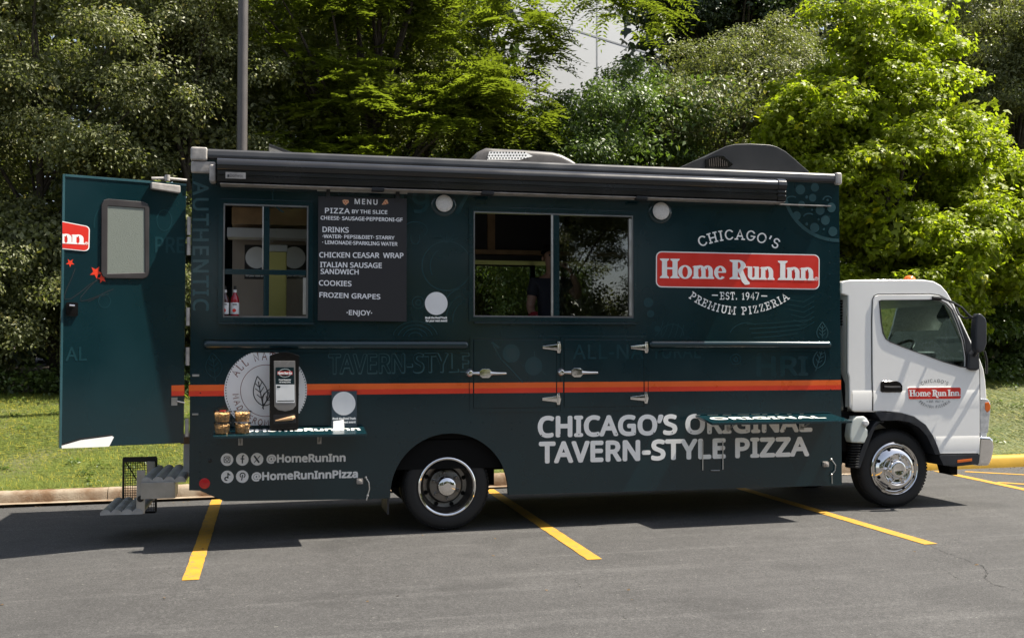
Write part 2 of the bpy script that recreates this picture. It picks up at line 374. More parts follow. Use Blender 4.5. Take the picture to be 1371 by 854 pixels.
# heavy serif wordmark, drawn in a 1155 x 250 box (y up from the base line at 64)
def wordmark(dec, mp, part='all'):
    def P(pts): dec.poly([mp(x, y) for x, y in pts])
    def stem(x0, x1, y0, y1): P([(x0, y0), (x1, y0), (x1, y1), (x0, y1)])
    def foot(x0, x1, a, b, y=0, h=11, up=True):
        q = 1 if up else -1; P([(x0, y), (x1, y), (x1, y + q * h * .7), (b, y + q * h * 1.7), (a, y + q * h * 1.7), (x0, y + q * h * .7)])
    def ringp(cx, cy, rx, ry, ix, iy, a0, a1, n=18):
        o = [(cx + rx * math.cos(R(a0 + (a1 - a0) * i / n)), cy + ry * math.sin(R(a0 + (a1 - a0) * i / n))) for i in range(n + 1)]
        k = [(cx + ix * math.cos(R(a0 + (a1 - a0) * i / n)), cy + iy * math.sin(R(a0 + (a1 - a0) * i / n))) for i in range(n + 1)]
        for i in range(n): dec.mb.add([dec._p(*mp(*p)) for p in (o[i], o[i + 1], k[i + 1], k[i])], [(0, 1, 2, 3)])
        dec._step()
    def arch(xl, xr, w, xh):       # shoulder of n and m between two stems
        c = (xl + xr) / 2 + 3; ringp(c, xh - 36, (xr - xl) / 2 + w - 3, 38, (xr - xl) / 2 - 6, 24, 0, 150)
        stem(xr, xr + w, 0, xh - 34); foot(xr - 10, xr + w + 10, xr, xr + w)
    def en(x, w=31, gap=24, xh=92):
        stem(x + 10, x + 10 + w, 0, xh - 2); foot(x, x + w + 20, x + 10, x + 10 + w); P([(x - 2, xh - 9), (x + 14, xh - 16), (x + 10 + w, xh - 2), (x + 10 + w, xh)])
        arch(x + 10 + w, x + 10 + w + gap, w, xh)
    if part == 'all':
        stem(42, 78, 0, 136); stem(116, 152, 0, 136)
        for a, b in ((42, 78), (116, 152)): foot(a - 15, b + 14, a, b); foot(a - 15, b + 14, a, b, 136, 11, False)
        stem(78, 116, 62, 76)
        ringp(205, 45, 49, 48, 20, 37, 0, 360, 28)
        x = 256; stem(x + 10, x + 42, 0, 90); foot(x, x + 52, x + 10, x + 42); P([(x - 2, 83), (x + 14, 76), (x + 42, 90), (x + 42, 92)])
        arch(x + 42, x + 64, 30, 92); arch(x + 94, x + 115, 30, 92)
        ringp(453, 45, 43, 48, 15, 36, 8, 318, 26); stem(425, 494, 44, 54)
        stem(540, 577, 0, 136); foot(519, 596, 540, 577); foot(519, 590, 540, 577, 136, 11, False)
        ringp(577, 98, 56, 38, 20, 26, -90, 90, 16)
        P([(574, 66), (612, 70), (628, 30), (646, -6), (662, -22), (660, -34), (628, -38), (606, -16), (592, 24)])
        stem(648, 679, 26, 90); P([(632, 92), (679, 92), (679, 80), (632, 84)]); ringp(684, 30, 36, 32, 8, 16, 180, 330, 10)
        stem(696, 726, 0, 90); P([(685, 92), (726, 92), (726, 80), (685, 84)]); P([(696, 0), (734, 0), (734, 9), (726, 14), (696, 14)])
        en(731); stem(876, 912, 0, 136); foot(860, 928, 876, 912); foot(860, 928, 876, 912, 136, 11, False); en(917)
    en(1013)
    if part == 'nn': en(922)
    dec_r = [mp(1132 + 11 * math.cos(R(a)), 13 + 11 * math.sin(R(a))) for a in range(0, 360, 30)]; dec.stroke(dec_r, (Vector(mp(1132, 0)) - Vector(mp(1136, 0))).length, True)
    dec.poly([mp(1128, 8), mp(1131, 8), mp(1131, 19), mp(1128, 19)]); dec.poly([mp(1131, 13), mp(1136, 14), mp(1136, 19), mp(1131, 19)])
def quadmap(tl, tr, br, bl, W=1155.0, H=250.0, base=64.0):
    def f(x, y):
        u = x / W; v = (H - base - y) / H
        return ((tl[0] * (1 - u) + tr[0] * u) * (1 - v) + (bl[0] * (1 - u) + br[0] * u) * v, (tl[1] * (1 - u) + tr[1] * u) * (1 - v) + (bl[1] * (1 - u) + br[1] * u) * v)
    return f
# ================================================================== ground
def structure(o): o['kind'] = 'structure'; return o
def ground_mats():
    m, n, l, b = newmat('asphalt')
    tc = n.new('ShaderNodeTexCoord')
    def noise(sc, det=6, rough=.6, vec=None):
        z = n.new('ShaderNodeTexNoise'); z.inputs['Scale'].default_value = sc; z.inputs['Detail'].default_value = det; z.inputs['Roughness'].default_value = rough
        l.new(vec or tc.outputs['Object'], z.inputs['Vector']); return z
    def rng(src, a, b_, c, d):
        r = n.new('ShaderNodeMapRange'); r.inputs[1].default_value = a; r.inputs[2].default_value = b_; r.inputs[3].default_value = c; r.inputs[4].default_value = d
        l.new(src, r.inputs[0]); return r.outputs[0]
    def mul(a, b_):
        q = n.new('ShaderNodeMath'); q.operation = 'MULTIPLY'; l.new(a, q.inputs[0]); l.new(b_, q.inputs[1]); return q.outputs[0]
    big = noise(.55, 5); fine = noise(150, 3, .7); mid = noise(9, 6)
    mp = n.new('ShaderNodeMapping'); mp.inputs['Scale'].default_value = (.22, 2.6, 1); mp.inputs['Rotation'].default_value = (0, 0, R(7)); l.new(tc.outputs['Object'], mp.inputs[0])
    sw = noise(1.6, 4, .6, mp.outputs[0])
    vor = n.new('ShaderNodeTexVoronoi'); vor.inputs['Scale'].default_value = 95; l.new(tc.outputs['Object'], vor.inputs['Vector'])
    v = mul(rng(big.outputs['Fac'], .3, .7, .80, 1.20), rng(fine.outputs['Fac'], .30, .70, .40, 1.7))
    v = mul(v, rng(mid.outputs['Fac'], .3, .7, .88, 1.12)); v = mul(v, rng(sw.outputs['Fac'], .56, .70, 1.0, 1.25))
    v = mul(v, rng(vor.outputs['Distance'], 0.05, .6, 1.35, .75))
    g1 = noise(62, 2, .5); g2 = noise(27, 3, .6); v = mul(v, rng(g1.outputs['Fac'], .30, .70, .68, 1.36)); v = mul(v, rng(g2.outputs['Fac'], .28, .72, .82, 1.18))
    st = noise(1.1, 2, .4); st2 = noise(.31, 2, .5); v = mul(v, rng(st.outputs['Fac'], .57, .66, 1.0, .74)); v = mul(v, rng(st2.outputs['Fac'], .40, .44, 1.08, 1.0))
    mp2 = n.new('ShaderNodeMapping'); mp2.inputs['Scale'].default_value = (.10, 3.4, 1); mp2.inputs['Rotation'].default_value = (0, 0, R(-11)); l.new(tc.outputs['Object'], mp2.inputs[0])
    sw2 = noise(1.3, 3, .5, mp2.outputs[0]); v = mul(v, rng(sw2.outputs['Fac'], .60, .67, 1.0, 1.30))
    sp = noise(38, 1, .3); v2 = rng(sp.outputs['Fac'], .77, .80, 0, 1)
    mx = n.new('ShaderNodeVectorMath'); mx.operation = 'SCALE'; mx.inputs[0].default_value = (.050, .0485, .0475); l.new(v, mx.inputs['Scale'])
    mc = n.new('ShaderNodeMix'); mc.data_type = 'RGBA'; l.new(v2, mc.inputs[0]); l.new(mx.outputs[0], mc.inputs[6]); mc.inputs[7].default_value = (.16, .155, .14, 1)
    l.new(mc.outputs[2], b.inputs['Base Color']); b.inputs['Roughness'].default_value = .82
    bp = n.new('ShaderNodeBump'); bp.inputs['Strength'].default_value = .55; bp.inputs['Distance'].default_value = .006
    l.new(fine.outputs['Fac'], bp.inputs['Height']); l.new(bp.outputs[0], b.inputs['Normal'])
    M['asphalt'] = m
    # lawn soil under the blades, bare earth under the trees
    m, n, l, b = newmat('lawn_soil'); tc = n.new('ShaderNodeTexCoord')
    z = n.new('ShaderNodeTexNoise'); z.inputs['Scale'].default_value = 1.4; z.inputs['Detail'].default_value = 8; l.new(tc.outputs['Object'], z.inputs['Vector'])
    sx = n.new('ShaderNodeSeparateXYZ'); l.new(tc.outputs['Object'], sx.inputs[0])
    ad = n.new('ShaderNodeMath'); ad.operation = 'MULTIPLY_ADD'; l.new(z.outputs['Fac'], ad.inputs[0]); ad.inputs[1].default_value = 1.6; l.new(sx.outputs['Y'], ad.inputs[2])
    mr = n.new('ShaderNodeMapRange'); mr.inputs[1].default_value = 8.3; mr.inputs[2].default_value = 8.8; l.new(ad.outputs[0], mr.inputs[0])
    cr = n.new('ShaderNodeValToRGB'); l.new(z.outputs['Fac'], cr.inputs[0])
    cr.color_ramp.elements[0].position = .35; cr.color_ramp.elements[0].color = (.055, .075, .016, 1); cr.color_ramp.elements[1].position = .68; cr.color_ramp.elements[1].color = (.10, .095, .035, 1)
    mc = n.new('ShaderNodeMix'); mc.data_type = 'RGBA'; l.new(mr.outputs[0], mc.inputs[0]); l.new(cr.outputs[0], mc.inputs[6]); mc.inputs[7].default_value = (.05, .038, .025, 1)
    l.new(mc.outputs[2], b.inputs['Base Color']); b.inputs['Roughness'].default_value = .9
    M['soil'] = m
    def painty(name, col, wear):
        m, n, l, b = newmat(name); tc = n.new('ShaderNodeTexCoord')
        z = n.new('ShaderNodeTexNoise'); z.inputs['Scale'].default_value = 22; z.inputs['Detail'].default_value = 8; z.inputs['Roughness'].default_value = .7; l.new(tc.outputs['Object'], z.inputs['Vector'])
        mr = n.new('ShaderNodeMapRange'); mr.inputs[1].default_value = wear; mr.inputs[2].default_value = wear + .07; l.new(z.outputs['Fac'], mr.inputs[0])
        z2 = n.new('ShaderNodeTexNoise'); z2.inputs['Scale'].default_value = 5; z2.inputs['Detail'].default_value = 5; l.new(tc.outputs['Object'], z2.inputs['Vector'])
        m2 = n.new('ShaderNodeMapRange'); m2.inputs[3].default_value = .72; m2.inputs[4].default_value = 1.2; l.new(z2.outputs['Fac'], m2.inputs[0])
        sc_ = n.new('ShaderNodeVectorMath'); sc_.operation = 'SCALE'; sc_.inputs[0].default_value = col; l.new(m2.outputs[0], sc_.inputs['Scale'])
        mc = n.new('ShaderNodeMix'); mc.data_type = 'RGBA'; l.new(mr.outputs[0], mc.inputs[0]); l.new(sc_.outputs[0], mc.inputs[6]); mc.inputs[7].default_value = (.16, .13, .08, 1)
        l.new(mc.outputs[2], b.inputs['Base Color']); b.inputs['Roughness'].default_value = .7
        f = n.new('ShaderNodeTexNoise'); f.inputs['Scale'].default_value = 150; l.new(tc.outputs['Object'], f.inputs['Vector'])
        bp = n.new('ShaderNodeBump'); bp.inputs['Strength'].default_value = .4; bp.inputs['Distance'].default_value = .004; l.new(f.outputs['Fac'], bp.inputs['Height']); l.new(bp.outputs[0], b.inputs['Normal'])
        return m
    M['yellow'] = painty('yellow_road_paint', (.43, .225, .013), .555)
    M['yellowkerb'] = painty('yellow_kerb_paint', (.48, .28, .018), .72)
    # concrete kerb with rust-brown stains
    m, n, l, b = newmat('stained_concrete'); tc = n.new('ShaderNodeTexCoord')
    z = n.new('ShaderNodeTexNoise'); z.inputs['Scale'].default_value = 2.6; z.inputs['Detail'].default_value = 9; z.inputs['Roughness'].default_value = .65; l.new(tc.outputs['Object'], z.inputs['Vector'])
    cr = n.new('ShaderNodeValToRGB'); l.new(z.outputs['Fac'], cr.inputs[0]); e = cr.color_ramp.elements
    e[0].position = .40; e[0].color = (.30, .245, .18, 1); e[1].position = .60; e[1].color = (.16, .095, .05, 1)
    l.new(cr.outputs[0], b.inputs['Base Color']); b.inputs['Roughness'].default_value = .88
    f = n.new('ShaderNodeTexNoise'); f.inputs['Scale'].default_value = 70; f.inputs['Detail'].default_value = 5; l.new(tc.outputs['Object'], f.inputs['Vector'])
    bp = n.new('ShaderNodeBump'); bp.inputs['Strength'].default_value = .5; bp.inputs['Distance'].default_value = .01; l.new(f.outputs['Fac'], bp.inputs['Height']); l.new(bp.outputs[0], b.inputs['Normal'])
    M['kerb'] = m
ground_mats()

# one sheet to the horizon, falling gently along X near the lot
KY = 3.0
mb = MB()
xs = [-600, -120, -30, 30, 120, 600]
def GG(x): return G(max(-30, min(30, x)))
ys = [-600, -60, KY + .1, 60, 600]
mb.add([(x, y, GG(x) - (0 if y < KY + 1 else .3)) for y in ys for x in xs], [(j * 6 + i, j * 6 + i + 1, j * 6 + i + 7, j * 6 + i + 6) for j in range(4) for i in range(5)])
structure(mb.build('asphalt_ground', M['asphalt'], smooth=0))

def TZ(x, y):   # lawn bank rising behind the kerb
    t = y - KY - .18
    if t < 0: t = 0
    z = .15 + (.82 * (1 - math.cos(min(1, t / 5.6) * math.pi)) / 2) + .035 * max(0, t - 5.6)
    return GG(x) + min(z, 2.2) + .03 * math.sin(x * 1.3 + y * .7) * min(1, t) + .02 * math.sin(x * 2.9 - y * 1.7) * min(1, t)
mb = MB(); nx, ny = 130, 60
X = [-45 + 100 * i / nx for i in range(nx + 1)]; Yg = [KY + .17 + 50 * (j / ny) ** 2 for j in range(ny + 1)]
mb.add([(x, y, TZ(x, y)) for y in Yg for x in X], [(j * (nx + 1) + i, j * (nx + 1) + i + 1, (j + 1) * (nx + 1) + i + 1, (j + 1) * (nx + 1) + i) for j in range(ny) for i in range(nx)])
structure(mb.build('grass_bank', M['soil'], smooth=60))

def kerb(x0, x1, name, material, hy=0.0):
    prof = [(-.012, -.3), (0, -.3), (.0, .02), (.016, .11), (.035, .142), (.07, .155), (.17, .152), (.185, .13), (.185, -.3)]
    mb = MB(); n = max(2, int((x1 - x0) / 3.05))
    for i in range(n):
        a = x0 + (x1 - x0) * i / n + .004; b_ = x0 + (x1 - x0) * (i + 1) / n - .004
        k = len(mb.v); fr = [(y + KY, z) for y, z in prof[1:]]
        lo = [(a, y, z + GG(a)) for y, z in fr]; hi = [(b_, y, z + GG(b_)) for y, z in fr]; m_ = len(fr)
        mb.add(lo + hi, [(j, (j + 1) % m_, m_ + (j + 1) % m_, m_ + j) for j in range(m_)] + [tuple(range(m_))[::-1], tuple(range(m_, 2 * m_))])
    return structure(mb.build(name, material, smooth=40))
kerb(-45, 8.35, 'concrete_kerb', M['kerb']); kerb(8.36, 40, 'painted_kerb', M['yellowkerb'])
mb = MB()
mb.add([(-45, KY - .13, GG(-45) + .004), (8.3, KY - .13, G(8.3) + .004), (8.3, KY + .02, G(8.3) + .004), (-45, KY + .02, GG(-45) + .004)], [(0, 1, 2, 3)])
structure(mb.build('gutter', M['kerb'], smooth=0))
def parking_line(ax, ay, bx, by, w=.118):
    a = Vector((ax, ay, 0)); b = Vector((bx, by, 0)); t = (b - a).normalized(); nn = Vector((-t.y, t.x, 0)) * w / 2; rng = random.Random(int(ax * 100)); mb = MB(); n = 40
    L, Q = [], []
    for i in range(n + 1):
        p = a.lerp(b, i / n); j = rng.uniform(-.003, .003); q1 = p + nn * (1 + j * 20) ; q2 = p - nn * (1 + rng.uniform(-.05, .05))
        L.append((q1.x, q1.y, G(q1.x) + .004)); Q.append((q2.x, q2.y, G(q2.x) + .004))
    mb.add(L + Q, [(i, n + 1 + i, n + 2 + i, i + 1) for i in range(n)])
    return structure(mb.build('parking_line', M['yellow'], smooth=0))
for p0, p1 in (((255, 776.5), (290.5, 668)), ((796.5, 749), (662, 660)), ((1247, 728.5), (996, 655))):
    a, b = onG(*p0), onG(*p1); t = (a - b).normalized(); c = b - t * .35; parking_line(a.x, a.y, c.x, c.y)
a, b = onG(1371, 655), onG(1255, 630.5); t = (a - b).normalized(); parking_line(a.x + t.x * 1.5, a.y + t.y * 1.5, b.x, b.y)
a, b = onG(1371, 648.2), onG(1335, 645.6); t = (a - b).normalized(); parking_line(a.x + t.x * 2, a.y + t.y * 2, b.x, b.y, .1)
a, b = onG(1371, 635.5), onG(1292, 631.3); t = (a - b).normalized(); parking_line(a.x + t.x * 2, a.y + t.y * 2, b.x, b.y, .1)
# cracks in the asphalt
rng = random.Random(5)
def crack(pts, w):
    P = []
    for (x0, y0), (x1, y1) in zip(pts, pts[1:]):
        n = 14
        for i in range(n): P.append((x0 + (x1 - x0) * i / n + rng.uniform(-1.3, 1.3), y0 + (y1 - y0) * i / n + rng.uniform(-.9, .9)))
    P.append(pts[-1]); Q = [onG(*p) for p in P]; L, K = [], []
    for i, q in enumerate(Q):
        ww = w * rng.uniform(.15, 1.0) * min(1, (i + 1) / 6, (len(Q) - i) / 6); L.append((q.x, q.y + ww, G(q.x) + .0025)); K.append((q.x, q.y - ww, G(q.x) + .0025))
    n = len(Q); mb = MB(); mb.add(L + K, [(i, n + i, n + i + 1, i + 1) for i in range(n - 1)])
    structure(mb.build('asphalt_crack', M['under'], smooth=0))
crack([(1236, 727), (1262, 738), (1288, 748), (1316, 757), (1322, 768), (1318, 774), (1330, 782), (1352, 788), (1380, 797)], .0045)
crack([(712, 752), (735, 762), (768, 775), (782, 790), (806, 806), (832, 824), (848, 836)], .005)
crack([(1262, 762), (1278, 772), (1296, 780)], .004)

# ================================================================== food truck
truck = thing('food_truck', (2.2, 1.1, 0), 'dark teal pizza food truck with white cab, parked along the kerb', 'food truck')
BW, BX = 2.26, 6.10                        # body width (Y) and length (X)
DY = .045
def px_rect(x0, y0, x1, y1, fr=SIDE): return uvs(fr, [(x0, y0), (x1, y0), (x1, y1), (x0, y1)])
def m_rect(u0, v0, u1, v1): return [(u0, v0), (u1, v0), (u1, v1), (u0, v1)]
# side outline with the wheel arch cut out
au, av = SIDE.hit(602.5, 660); ar = abs(SIDE.hit(680.5, 660)[0] - au)
arch = [(au + ar * math.cos(R(a)), max(.30, av + ar * 1.0 * math.sin(R(a)))) for a in range(-8, 189, 7)]
zs = SIDE.hit(1000, 655)[1]
SKB = .318
side_out = [(0, 3.29), (0, .436), (SIDE.hit(268, 657)[0], .43), (SIDE.hit(300, 672)[0], .335), (SIDE.hit(480, 673)[0], SKB), (arch[-1][0] - .01, SKB)] + arch[::-1][1:-1] + [(arch[0][0] + .01, SKB), (BX, SKB), (BX, 3.29)]
TW = (.262, 1.905, .985, 2.888)            # ticket window hole
SW = (2.452, 1.925, 3.975, 2.885)          # service window hole
hole1 = m_rect(*TW); hole2 = m_rect(*SW)
mb = MB(); mb.slab(side_out, -DY, 0, SIDE, (hole1, hole2))
# rolled vertical corners and the skirt seam
body = mb.build('box_body', M['teal'], truck, smooth=30)
mb = MB()
FAR = Frame((0, BW, 0), (1, 0, 0), (0, 0, 1))
fw1 = (2.72, 1.80, 3.52, 2.57); fw2 = (3.575, 1.80, 4.25, 2.66)
mb.slab([(0, .5), (BX, .5), (BX, 3.29), (0, 3.29)], 0, DY, FAR, (m_rect(*fw1), m_rect(*fw2)))
mb.box((BX - DY, DY + .002, SKB + .05), (BX - .002, BW - DY, 3.285))
mb.box((.02, DY + .002, 3.25), (BX - .05, BW - DY, 3.30))                      # roof skin
for a, b in (((.004, .047, .44), (.05, .16, 3.25)), ((.004, BW - .5, .44), (.05, BW - .05, 3.25)), ((.004, .162, 3.02), (.05, BW - .502, 3.25))): mb.box(a, b)
mb.build('far_body_panel', M['teal'], truck, smooth=30)
mb = MB(); mb.box((.06, .06, .82), (BX - .06, BW - .06, .88)); mb.build('floor_pan', M['under'], truck, smooth=0)
# inner lining: partition behind the ticket window, cupboards, shelf
mb = MB(); mb.box((.30, 1.25, .885), (1.62, 1.29, 3.24)); inn = mb.build('inner_partition', M['inter'], truck, smooth=0)
mb = MB(); mb.box((.30, 1.0, 2.83), (1.55, 1.24, 2.99)); mb.build('wall_cupboard', M['wood'], truck, bevel=.004)
mb = MB(); mb.box((.26, .96, 2.70), (1.02, 1.22, 2.79)); mb.build('extractor_trim', M['interw'], truck, bevel=.006)
mb = MB(); mb.box((2.1, 1.7, 2.70), (4.9, BW - .06, 3.22)); mb.box((2.1, 1.66, 2.585), (4.9, BW - .06, 2.645)); cup = mb.build('overhead_cupboard', M['dark'], truck, bevel=.004)
mb = MB(); mb.box((2.1, 1.60, 2.648), (4.9, 1.69, 2.695)); mb.box((2.92, 1.66, 2.70), (3.0, 1.697, 3.2)); mb.build('shelf_edge', M['wood'], truck, bevel=.003)
mb = MB(); mb.box((2.1, 1.62, .885), (5.2, BW - .06, 1.74)); mb.box((2.0, .06, .885), (5.2, .55, 1.76)); mb.build('kitchen_counter', M['steel'], truck, bevel=.008)
# sheet-metal rivets
mb = MB()
def rivet(px, py, r=.0065): u, v = SIDE.hit(px, py); mb.dome(SIDE.pt(u, v, 0), SIDE.N, r, r * .7, 7, 2)
for i in range(30): rivet(270.3 - i * .1, 262 + i * 13.2 if 262 + i * 13.2 < 640 else 640)
for i in range(24): rivet(1110.3 + .10 * i, 275 + i * 15.4)
for i in range(11): rivet(548 + i * 16.5, 566 - i * .1)
for i in range(3): rivet(531.5 - i, 567.2 + i * 8); rivet(685, 566 + i * 8)
for i in range(16): rivet(700 + i * 25, 583 - i * .55)
for i in range(7): rivet(560 + i * 33, 261 + i * 1.1)
for x, y in ((488.6, 585), (503, 584.5), (519, 584.3), (610, 533), (627, 532.5), (280, 253), (709, 629)): rivet(x, y)
mb.build('rivets', M['teal'], body)
# roof rail, corner castings, awning
mb = MB(); mb.prism([(.08, 3.345), (-.012, 3.352), (-.03, 3.335), (-.036, 3.30), (-.028, 3.272), (-.004, 3.268), (.0, 3.26), (.08, 3.26)], .13, BX - .057)
mb.build('roof_rail', M['greyrail'], truck, bevel=.004)
mb = MB(); mb.prism([(.10, 3.325), (.10, 3.31), (BW - .1, 3.31), (BW - .1, 3.325)], .1, BX - .1); mb.build('roof', M['interw'], truck, smooth=0)
for x0, x1 in ((-.012, .128), (BX - .055, BX + .012)):
    mb = MB()
    mb.box((x0, -.045, 3.245), (x1, .12, 3.362)); 
    if x0 < 0: mb.box((x0 + .004, -.03, 3.14), (x1 + .07, .05, 3.243)); mb.box((.150, -.14, 3.05), (.205, -.002, 3.20))
    mb.build('corner_casting', M['corner'], truck, bevel=.022, seg=3)
AX0, AX1 = .215, onY(1049, 250, -.17).x
mb = MB()
prof = [(-.002, 3.262), (-.10, 3.262), (-.15, 3.25), (-.182, 3.225), (-.192, 3.19), (-.182, 3.16), (-.165, 3.148), (-.165, 3.138), (-.176, 3.134), (-.176, 3.112), (-.165, 3.108), (-.165, 3.098), (-.172, 3.094), (-.168, 3.055), (-.14, 3.048), (-.002, 3.048)]
mb.prism(prof, AX0, AX1); awn = mb.build('awning', M['awning'], truck, smooth=50)
mb = MB(); prof2 = [(y * 1.04 - .001 if y < -.01 else y, 3.155 + (z - 3.155) * 1.05) for y, z in prof]
for x in (AX1 - .06, ): mb.prism(prof2, x, x + .085)
mb.build('end_cap', M['awning'], awn, bevel=.004)
mb = MB(); mb.prism([(-.002, 3.042), (-.16, 3.040), (-.165, 3.036), (-.16, 3.031), (-.002, 3.031)], .24, AX1 + .02); mb.prism([(-.002, 3.04), (-.03, 3.038), (-.03, 3.028), (-.002, 3.028)], AX1 + .03, onY(1113, 270, -.03).x)
mb.build_each('drip_rail', M['corner'], awn, bevel=.002)
mb = MB()
for x in (1.52, 2.50, 3.95): mb.box((x, -.175, 3.012), (x + .11, -.10, 3.046))
mb.build_each('arm_bracket', M['black'], awn, bevel=.006)
AWF = Frame((0, -.1745, 0), (1, 0, 0), (0, 0, 1))
mb = MB(); mb.slab(uvs(AWF, [(302, 230.6), (329, 231.5), (329, 239.8), (302, 239)]), 0, .006, AWF); bad = mb.build('maker_plate', M['corner'], awn)
d = Decal(AWF, .0075); d.text('Dometic', 308, 237.3, 326, 238, 4.2); d.poly([(304.5, 234), (307, 234), (307, 237.4), (304.5, 237.4)]); d.build('lettering', M['ink'], bad)
# roof equipment
def yz_loft(name, secs, material, parent, smooth=40):
    """sections: (x, y0, y1, z0, z1, r) rounded boxes along X"""
    mb = MB(); k = None; n = None
    for x, y0, y1, z0, z1, r in secs:
        lp = rrect(y0, z0, y1, z1, min(r, (z1 - z0) / 2 - .001, (y1 - y0) / 2 - .001), 4)
        v = [(x, a, b) for a, b in lp]
        st = len(mb.v); mb.v += [Vector(q) for q in v]; n = len(v)
        if k is not None: mb.f += [(k + i, k + (i + 1) % n, st + (i + 1) % n, st + i) for i in range(n)]
        else: mb.f.append(tuple(st + i for i in range(n))[::-1])
        k = st
    mb.f.append(tuple(k + i for i in range(n)))
    return mb.build(name, material, parent, smooth=smooth)
VY = .30
vx = [onY(x, 215, VY).x for x in (634, 640, 652, 660, 700, 740, 752, 764, 771)]
vz = [onY(650, 214 + .0, VY).z, 0, 0]
def vzz(px, py): return onY(px, py, VY).z
zt = [vzz(636, 212), vzz(640, 203), vzz(652, 197.2), vzz(660, 198), vzz(700, 200), vzz(740, 203), vzz(752, 206), vzz(764, 212), vzz(771, 217)]
vent = yz_loft('roof_vent', [(x, VY, VY + .9, 3.33, max(z, 3.345), .05) for x, z in zip(vx, zt)], mat('grey_vent_plastic', (.085, .078, .074), .42, var=.15), truck)
VF = Frame((0, VY - .004, 0), (1, 0, 0), (0, 0, 1))
mb = MB(); mb.slab(uvs(VF, [(655, 203.3), (703, 203.8), (713, 209.5), (695, 214.5), (652, 214)]), 0, .004, VF); pp = mb.build('perforated_panel', M['white'], vent)
d = Decal(VF, .0048)
for j, (yy, x0, n) in enumerate(((204.8, 657.5, 12), (208.9, 655, 13), (212.3, 653, 14))):
    for i in range(n): d.ell(x0 + i * 4.05 + (0 if j % 2 == 0 else 0), yy - (.3 * i / 12 if j == 1 else 0), 1.15, 1.15, 10)
d.build('vent_hole', M['ink'], pp)
HY = .34
hp = [(912, 223.5), (928, 216), (944, 210), (958, 203), (972, 196), (984, 193.2), (1005, 192.6), (1030, 194), (1040, 196.5), (1052, 203), (1064, 213), (1074, 222), (1083, 229.5)]
HF = Frame((0, HY, 0), (1, 0, 0), (0, 0, 1))
hpu = [(HF.hit(*p)[0], max(HF.hit(*p)[1], 3.34)) for p in hp]
mb = MB(); mb.slab([(hpu[0][0], 3.33)] + hpu + [(hpu[-1][0], 3.33)], -.95, 0, HF)
ac = mb.build('roof_air_conditioner', mat('satin_black_cover', (.012, .012, .0125), .42, var=.1), truck, bevel=.018, seg=3, smooth=50)
mb = MB(); mb.slab(uvs(HF, [(944, 213.5), (957, 207.5), (968, 209), (981, 220.5), (975, 225), (944, 224.5)]), .0, .02, HF); gr = mb.build('grille', M['blackgloss'], ac, bevel=.004)
d = Decal(HF, .022)
for i in range(9): d.stroke([(948.5 + i * 2.9, 214 - (i * .9 if i < 4 else 3 - (i - 4) * 1.6)), (949 + i * 2.9, 223.5)], .8)
d.build('louvre', mat('brown_grille', (.06, .045, .035), .6), gr)
mb = MB(); a = onY(360, 192.5, .9); b = onY(396, 205.5, .9); mb.hexa([(a.x, .9, a.z - .03), (b.x, .9, b.z - .03), (b.x, 1.5, b.z - .03), (a.x, 1.5, a.z - .03)], [(a.x, .9, a.z), (b.x, .9, b.z), (b.x, 1.5, b.z), (a.x, 1.5, a.z)])
mb.tube([(b.x - .05, 1.2, 3.3), (b.x - .05, 1.2, b.z - .01)], .02); mb.build('roof_hatch_lid', M['black'], truck, bevel=.006)

# ---- rub rails
def rub_rail(x0, x1, yt, yb, flx1=None):
    u0, z1 = SIDE.hit(x0, yt); u1, z1b = SIDE.hit(x1, yt); z0 = SIDE.hit(x0, yb)[1]; zc = (z1 + z0) / 2; r = (z1 - z0) / 2
    mb = MB(); n = 10
    pr = [(-.001, zc + r)] + [(-r * .95 * math.sin(R(180 * i / n)) - .001, zc + r * math.cos(R(180 * i / n))) for i in range(1, n)] + [(-.001, zc - r)]
    mb.prism(pr, u0 + .03, u1 - .03)
    mb.dome((u0 + .031, -.001, zc), (-1, 0, 0), r * .97, .03, 14, 4); mb.dome((u1 - .031, -.001, zc), (1, 0, 0), r * .97, .03, 14, 4)
    mb.box((u0 - .005, -.010, zc + r + .006), (u1, -.002, zc + r + .03)); mb.box((u0 + .01, -.007, zc - r - .03), (u1, -.002, zc - r - .004))
    k = int((u1 - u0) / .11)
    for i in range(k):
        x = u0 + .04 + i * .11
        mb.dome((x, -.0095, zc + r + .018), (0, -1, 0), .006, .004, 7, 2); mb.dome((x, -.0065, zc - r - .018), (0, -1, 0), .006, .004, 7, 2)
    return mb.build('rub_rail', M['teal'], truck, smooth=40)
rub_rail(272, 627.5, 455.5, 467); rub_rail(868, 1112.5, 456, 466)

# ---- windows
def frame_ring(name, u0, v0, u1, v1, w, d0, d1, material, parent, fr=SIDE, bevel=.003):
    mb = MB(); mb.slab(m_rect(u0 - w, v0 - w, u1 + w, v1 + w), d0, d1, fr, (m_rect(u0, v0, u1, v1),)); return mb.build(name, material, parent, bevel=bevel)
def window(rect, name, label, mull, hor=None, right_only=True):
    u0, v0, u1, v1 = rect
    f = frame_ring(name, u0 + .001, v0 + .001, u1 - .001, v1 - .001, .042, .0005, .014, M['teal'], truck)
    tag(f, label)
    frame_ring('inner_frame', u0 + .014, v0 + .014, u1 - .014, v1 - .014,   .012, -.05, .008, M['dalu'], f, bevel=.001)
    return f
mx0, mx1 = SIDE.hit(738, 300)[0], SIDE.hit(746, 300)[0]
sw = window(SW, 'service_window', 'wide sliding service window with its near half open', None)
mb = MB(); mb.slab(m_rect(mx0 + .018, SW[1] + .016, mx1 + .02, SW[3] - .016), -.03, .004, SIDE); mb.build('sash_stile', M['teal'], sw, bevel=.003)
